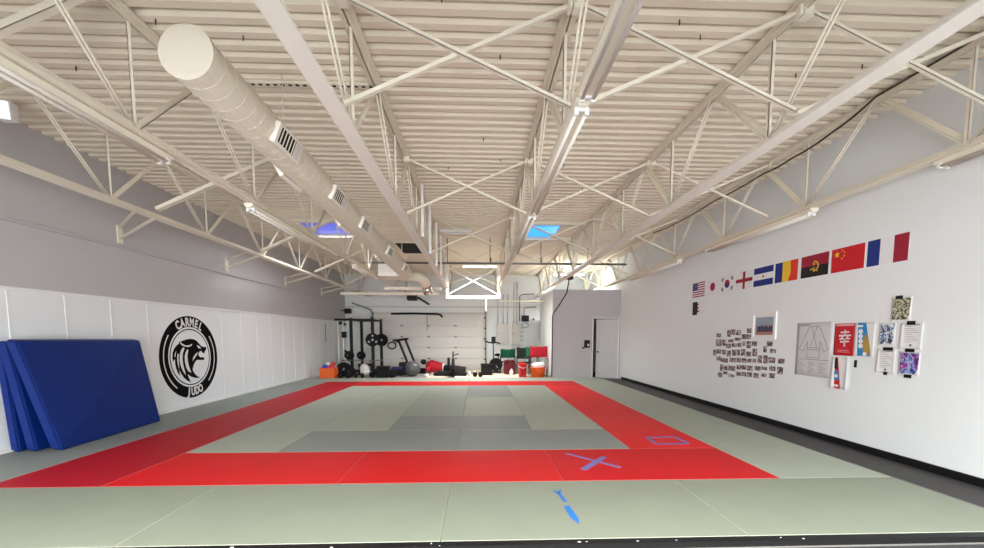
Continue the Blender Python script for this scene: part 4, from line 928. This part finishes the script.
# bench and boxes
t = thing('weight_bench', 'low black padded bench inside the rack', 'bench', (-4.65, 17.1, ZF))
MB().box(-4.95, -4.35, 16.85, 17.15, 0.33, 0.42).build('pad', M['rubber'], t, bevel=0.02)
for x in (-4.9, -4.4): MB().box(x-0.03, x+0.03, 16.9, 17.1, ZF, 0.33).build('leg', M['black'], t)
o = MB()
o.ball((-4.48, 16.15, 0.26), 0.19, 0.13, 0.22, M['slate']); o.ball((-4.42, 16.12, 0.14), 0.22, 0.15, 0.14, M['slate'])
tag(recenter(o.build('plastic_bag', None)), 'pale crumpled bag among the weights under rack', 'bag')
def dumb(lab, c, ax, r_=0.085, L_=0.34, m='rubber', group='dumbbells'):
    c = Vector(c); a = Vector(ax).normalized(); t = thing('dumbbell', lab, 'dumbbell', tuple(c), group)
    MB().tube([c-a*L_/2, c+a*L_/2], 0.016, n=8).build('handle', M['chrome'], t)
    for s_ in (-1, 1): MB().lathe([(-0.055, r_*0.85), (-0.04, r_), (0.04, r_), (0.055, r_*0.85)], c+a*(s_*(L_/2-0.055)), a, n=12, smooth=False).build('weight_head', M[m], t)
dumb('black dumbbell on floor left of the rack foot', (-5.75, 16.2, 0.04), (0.1, 1, 0), 0.09)
dumb('black dumbbell on floor before the pale bag', (-4.56, 15.7, 0.04), (1, 0.2, 0), 0.09)
dumb('black dumbbell at right foot of the rack', (-3.3, 15.8, 0.05), (0.2, 1, 0), 0.1)
def kettle(lab, x, yy, r_):
    t = thing('kettlebell', lab, 'kettlebell', (x, yy, ZF), 'kettlebells')
    MB().ball((x, yy, ZF+r_*0.95), r_, m=M['rubber']).build('bell', None, t)
    MB().tube([(x-r_*0.55, yy, ZF+r_*1.6), (x-r_*0.6, yy, ZF+r_*2.2), (x, yy, ZF+r_*2.5), (x+r_*0.6, yy, ZF+r_*2.2), (x+r_*0.55, yy, ZF+r_*1.6)], 0.016, n=8).build('handle', M['black'], t)
kettle('black kettlebell beside the orange box', -5.25, 15.6, 0.11); kettle('black kettlebell right of the leaning plates', -4.95, 15.6, 0.13); kettle('black kettlebell near the rack front upright', -4.12, 15.9, 0.12)
t = thing('storage_tub', 'low black storage tub right of the rack', 'tub', (-3.67, 15.9, ZF))
MB().box(-3.9, -3.45, 15.7, 16.08, ZF, 0.36).build('tub_body', M['rubber'], t, bevel=0.02); MB().box(-3.92, -3.43, 15.68, 16.10, 0.36, 0.40).build('rim', M['black'], t, bevel=0.01)
# treadmill
t = thing('treadmill', 'black treadmill with handle loops by the garage door', 'treadmill', (-3.1, 17.6, ZF))
MB().prism([(-4.0, 16.6, ZF), (-2.7, 18.0, ZF+0.0), (-2.25, 17.7, ZF), (-3.5, 16.3, ZF)], (0, 0, 0.22)).build('deck', M['rubber'], t, bevel=0.02)
MB().box(-3.35, -2.7, 17.3, 17.75, 0.15, 0.45).build('motor_hood', M['black'], t, bevel=0.05)
MB().bar((-2.95, 17.45, 0.3), (-3.38, 17.45, 1.42), 0.07, 0.09).build('upright', M['black'], t); MB().bar((-2.7, 17.75, 0.3), (-3.13, 17.75, 1.42), 0.07, 0.09).build('upright', M['black'], t)
MB().bar((-3.55, 17.4, 1.38), (-3.05, 17.75, 1.45), 0.28, 0.08).build('console', M['black'], t)
lp = [(-3.62+0.17*math.cos(a)*(1.0), 17.3, 1.17+0.14*math.sin(a)) for a in [2*PI*q/20 for q in range(21)]]
MB().tube(lp, 0.028, n=8).build('handle_loop', M['black'], t)
MB().tube([(-3.45, 17.3, 1.3), (-3.3, 17.45, 1.36)], 0.028, n=8).build('handle_loop', M['black'], t)
tag(recenter(MB().box(-3.55, -3.1, 16.65, 17.0, 0.175, 0.30).build('folded_towel', M['navy'], bevel=0.03)), 'folded navy towel lying on the treadmill deck', 'towel')
tag(recenter(MB().ball((-2.62, 16.35, ZF+0.315), 0.315, m=M['ball'], n=28, k=18).build('exercise_ball', None)), 'large dark grey exercise ball before the treadmill', 'ball')

# lying grappling dummy
t = thing('grappling_dummy', 'stuffed dummy lying down in red jacket and black trousers', 'dummy', (-1.6, 17.5, ZF))
b = MB(); b.tube([(-2.20, 17.5, 0.36), (-2.02, 17.5, 0.30), (-1.75, 17.5, 0.24), (-1.5, 17.5, 0.20)], [0.12, 0.26, 0.24, 0.20], n=16); b.build('jacket', M['redcloth'], t)
b = MB(); b.tube([(-1.98, 17.4, 0.32), (-2.14, 17.25, 0.14), (-2.05, 17.2, 0.06)], [0.11, 0.10, 0.08], n=10); b.build('sleeve', M['redcloth'], t)
b = MB(); b.ball((-2.32, 17.5, 0.46), 0.13, 0.12, 0.12, M['skin']); b.build('head', None, t)
b = MB(); b.tube([(-1.5, 17.5, 0.20), (-1.42, 17.5, 0.2)], 0.205, n=16); b.build('belt', M['white'], t)
for s_ in (-1, 1):
    MB().tube([(-1.44, 17.5+0.1*s_, 0.18), (-0.95, 17.5+0.14*s_, 0.16), (-0.5, 17.5+0.16*s_, 0.12)], [0.15, 0.13, 0.11], n=12).build('trouser_leg', M['blackcloth'], t)
# bumper plates on a low bench press frame
t = thing('low_sled', 'low black push sled frame with chrome ends in front of dummy', 'sled', (-1.1, 16.4, ZF))
MB().box(-1.75, -0.45, 16.3, 16.5, ZF, 0.09).build('base', M['rubber'], t, bevel=0.02); MB().box(-1.6, -0.6, 16.34, 16.46, 0.09, 0.17).build('rail', M['black'], t)
MB().tube([(-0.98, 16.4, 0.1), (-0.98, 16.4, 0.95)], 0.03, n=8).build('post', M['black'], t)
MB().tube([(-0.98, 16.4, 0.78), (-0.75, 16.35, 0.86)], 0.02, n=8).build('grip', M['black'], t)
MB().tube([(-1.98, 16.4, 0.02), (-1.75, 16.4, 0.04)], 0.045, n=10).build('chrome_end', M['chrome'], t)
plate('tall bumper plate seen edge on, behind the sled post', (-1.19, 16.84, 0.32), 0.36, (1, 0.04, 0), 0.10)
plate('tall bumper plate seen edge on, standing in front of the sled', (-0.95, 15.9, 0.32), 0.36, (1, 0.04, 0), 0.12)
plate('plate lying flat near sled right end', (-0.55, 16.85, 0.0), 0.2, (0.1, -0.1, 1), 0.05)
dumb('chrome dumbbell left end of sled on floor', (-2.02, 16.1, 0.02), (0.3, 1, 0), 0.06, 0.26, 'white')
dumb('white headed dumbbell right of sled', (-0.22, 16.35, 0.05), (1, 0.5, 0), 0.10, 0.36, 'slate')
dumb('black headed dumbbell between sled and black bin', (0.02, 15.95, 0.05), (1, -0.6, 0), 0.10, 0.36, 'rubber')
# black bin
t = thing('storage_bin', 'open black storage bin beside the exercise bike', 'bin', (0.4, 16.8, ZF))
b = MB(); b.prism([(0.18, 16.6, ZF), (0.60, 16.6, ZF), (0.60, 17.0, ZF), (0.18, 17.0, ZF)], (0, 0, 0.02)); b.box(0.16, 0.62, 16.58, 16.60, ZF, 0.42); b.box(0.16, 0.62, 17.0, 17.02, ZF, 0.42); b.box(0.16, 0.18, 16.6, 17.0, ZF, 0.42); b.box(0.60, 0.62, 16.6, 17.0, ZF, 0.42)
b.build('bin_body', M['rubber'], t); b = MB(); b.box(0.13, 0.65, 16.55, 16.585, 0.38, 0.43); b.build('rim', M['black'], t)
tag(recenter(MB().box(0.22, 0.56, 16.64, 16.96, 0.0, 0.40).build('gym_bag', M['blackcloth'], bevel=0.08)), 'black gym bag stuffed in the black storage bin', 'bag')
# exercise bike
t = thing('exercise_bike', 'black upright exercise bike with tall handlebar stem', 'exercise bike', (0.75, 17.6, ZF))
MB().box(0.40, 1.0, 17.55, 17.65, ZF, 0.05).build('base', M['black'], t)
for x in (0.42, 0.98): MB().tube([(x, 17.35, ZF+0.04), (x, 17.85, ZF+0.04)], 0.035, n=8).build('foot', M['black'], t)
MB().lathe([(-0.06, 0.26), (-0.05, 0.29), (0.05, 0.29), (0.06, 0.26)], (0.82, 17.6, 0.33), (0.25, 1, 0), n=24, smooth=False).build('flywheel', M['blackcloth'], t)
MB().tube([(0.72, 17.6, 0.4), (0.70, 17.6, 1.25)], 0.03, n=8).build('stem', M['greysteel'], t)
MB().tube([(0.35, 17.35, 1.36), (0.5, 17.45, 1.30), (0.70, 17.55, 1.28), (0.88, 17.45, 1.30), (0.98, 17.35, 1.24)], 0.03, n=8).build('handlebar', M['black'], t)
MB().box(0.62, 0.80, 17.5, 17.58, 1.30, 1.55).build('console', M['black'], t, bevel=0.02)
MB().tube([(0.9, 17.6, 0.4), (0.93, 17.6, 0.72)], 0.03, n=8).build('seat_post', M['greysteel'], t)
MB().ball((0.88, 17.6, 0.76), 0.13, 0.11, 0.06, M['rubber']).build('saddle', None, t)
MB().tube([(0.82, 17.5, 0.33), (0.88, 17.42, 0.18)], 0.02, n=6).build('crank', M['chrome'], t)
MB().box(0.84, 0.94, 17.34, 17.44, 0.15, 0.19).build('pedal', M['black'], t)
# folding chairs seen from behind
def chair(lab, xc, yy, w, zt, m, zb=None):
    t = thing('folding_chair', lab, 'chair', (xc, yy, ZF), 'fabric folding chairs')
    zb = zb or zt-0.45; b = MB()
    b.grid(lambda u, v: Vector((xc-w/2+w*u, yy-0.02-0.05*math.sin(PI*u), zb+(zt-zb)*v-0.03*math.sin(PI*u)*v)), 10, 5); b.build('backrest', m, t, solid=0.012)
    b = MB(); b.grid(lambda u, v: Vector((xc-w/2+w*u, yy+0.05+0.42*v, 0.44-0.05*math.sin(PI*u)*math.sin(PI*v))), 8, 6); b.build('seat', m, t, solid=0.012)
    for s_ in (-1, 1):
        x = xc+s_*w/2
        MB().tube([(x, yy, ZF+0.01), (x, yy, zt)], 0.014, n=8).build('leg', M['black'], t); MB().tube([(x, yy+0.5, ZF+0.01), (x, yy+0.5, 0.66)], 0.014, n=8).build('leg', M['black'], t)
        MB().tube([(x, yy+0.02, ZF+0.05), (x, yy+0.48, 0.44)], 0.010, n=8).build('brace', M['greysteel'], t); MB().box(x-0.025, x+0.025, yy, yy+0.5, 0.66, 0.68).build('armrest', m, t)
chair('folding chair with green back beside exercise bike', 1.35, 17.7, 0.62, 1.02, M['green'], 0.62)
chair('folding chair with charcoal black back between green chairs', 2.02, 17.3, 0.60, 1.10, M['darkgreen'], 0.6)
chair('second green chair half hidden behind the red chair', 2.28, 16.6, 0.52, 1.14, M['green'], 0.70)
chair('red backed folding chair beside the office side wall', 2.45, 15.98, 0.68, 1.18, M['redcloth'], 0.74)
t = thing('duffel_bag', 'maroon duffel bag standing below the green chair', 'bag', (1.38, 17.1, ZF))
MB().box(1.13, 1.62, 16.95, 17.3, ZF, 0.55).build('bag_body', M['maroon'], t, bevel=0.08); MB().tube([(1.2, 16.94, 0.4), (1.3, 16.9, 0.62), (1.45, 16.9, 0.62), (1.55, 16.94, 0.4)], 0.015, n=6).build('handle', M['black'], t)
tag(recenter(MB().box(1.74, 2.0, 16.9, 17.15, ZF, 0.5).build('cloth_sack', M['brown'], bevel=0.07)), 'brown sack standing below the black chair', 'bag')
t = thing('water_jug', 'white plastic jug on floor before the maroon bag', 'jug', (1.42, 16.6, ZF))
MB().lathe([(0, 0.08), (0.16, 0.085), (0.22, 0.05), (0.26, 0.03), (0.28, 0.03)], (1.42, 16.6, ZF), (0, 0, 1), n=16).build('jug_body', M['white'], t); MB().lathe([(0.28, 0.032), (0.31, 0.03)], (1.42, 16.6, ZF), (0, 0, 1), n=12).build('cap', M['navy'], t)
t = thing('bucket', 'red plastic bucket left of the orange basket', 'bucket', (1.80, 15.9, ZF))
MB().lathe([(0, 0.14), (0.5, 0.18), (0.52, 0.19), (0.54, 0.19), (0.54, 0.17), (0.1, 0.13)], (1.80, 15.9, ZF), (0, 0, 1), n=24).build('pail', M['redp'], t)
MB().tube([(1.62, 15.9, 0.46), (1.66, 15.72, 0.36), (1.80, 15.66, 0.32), (1.94, 15.72, 0.36), (1.98, 15.9, 0.46)], 0.008, n=6).build('handle', M['white'], t)
t = thing('laundry_basket', 'orange plastic basket in front of the red chair', 'basket', (2.36, 15.6, ZF))
b = MB(); b.lathe([(0, 0.25), (0.38, 0.30), (0.40, 0.32), (0.42, 0.32), (0.42, 0.29), (0.05, 0.24)], (2.36, 15.60, ZF), (0, 0, 1), n=28); b.build('basket_body', M['orangep'], t)
MB().box(2.24, 2.48, 15.275, 15.30, 0.24, 0.30).build('grip', M['orange'], t)
o = MB(); o.ball((2.36, 15.58, 0.42), 0.24, 0.2, 0.15, M['white']); o.ball((2.5, 15.57, 0.46), 0.13, 0.14, 0.12, M['white']); o.ball((2.22, 15.58, 0.44), 0.12, 0.14, 0.1, M['slate'])
tag(recenter(o.build('towel_pile', None)), 'heap of white towels in the orange basket', 'towels')
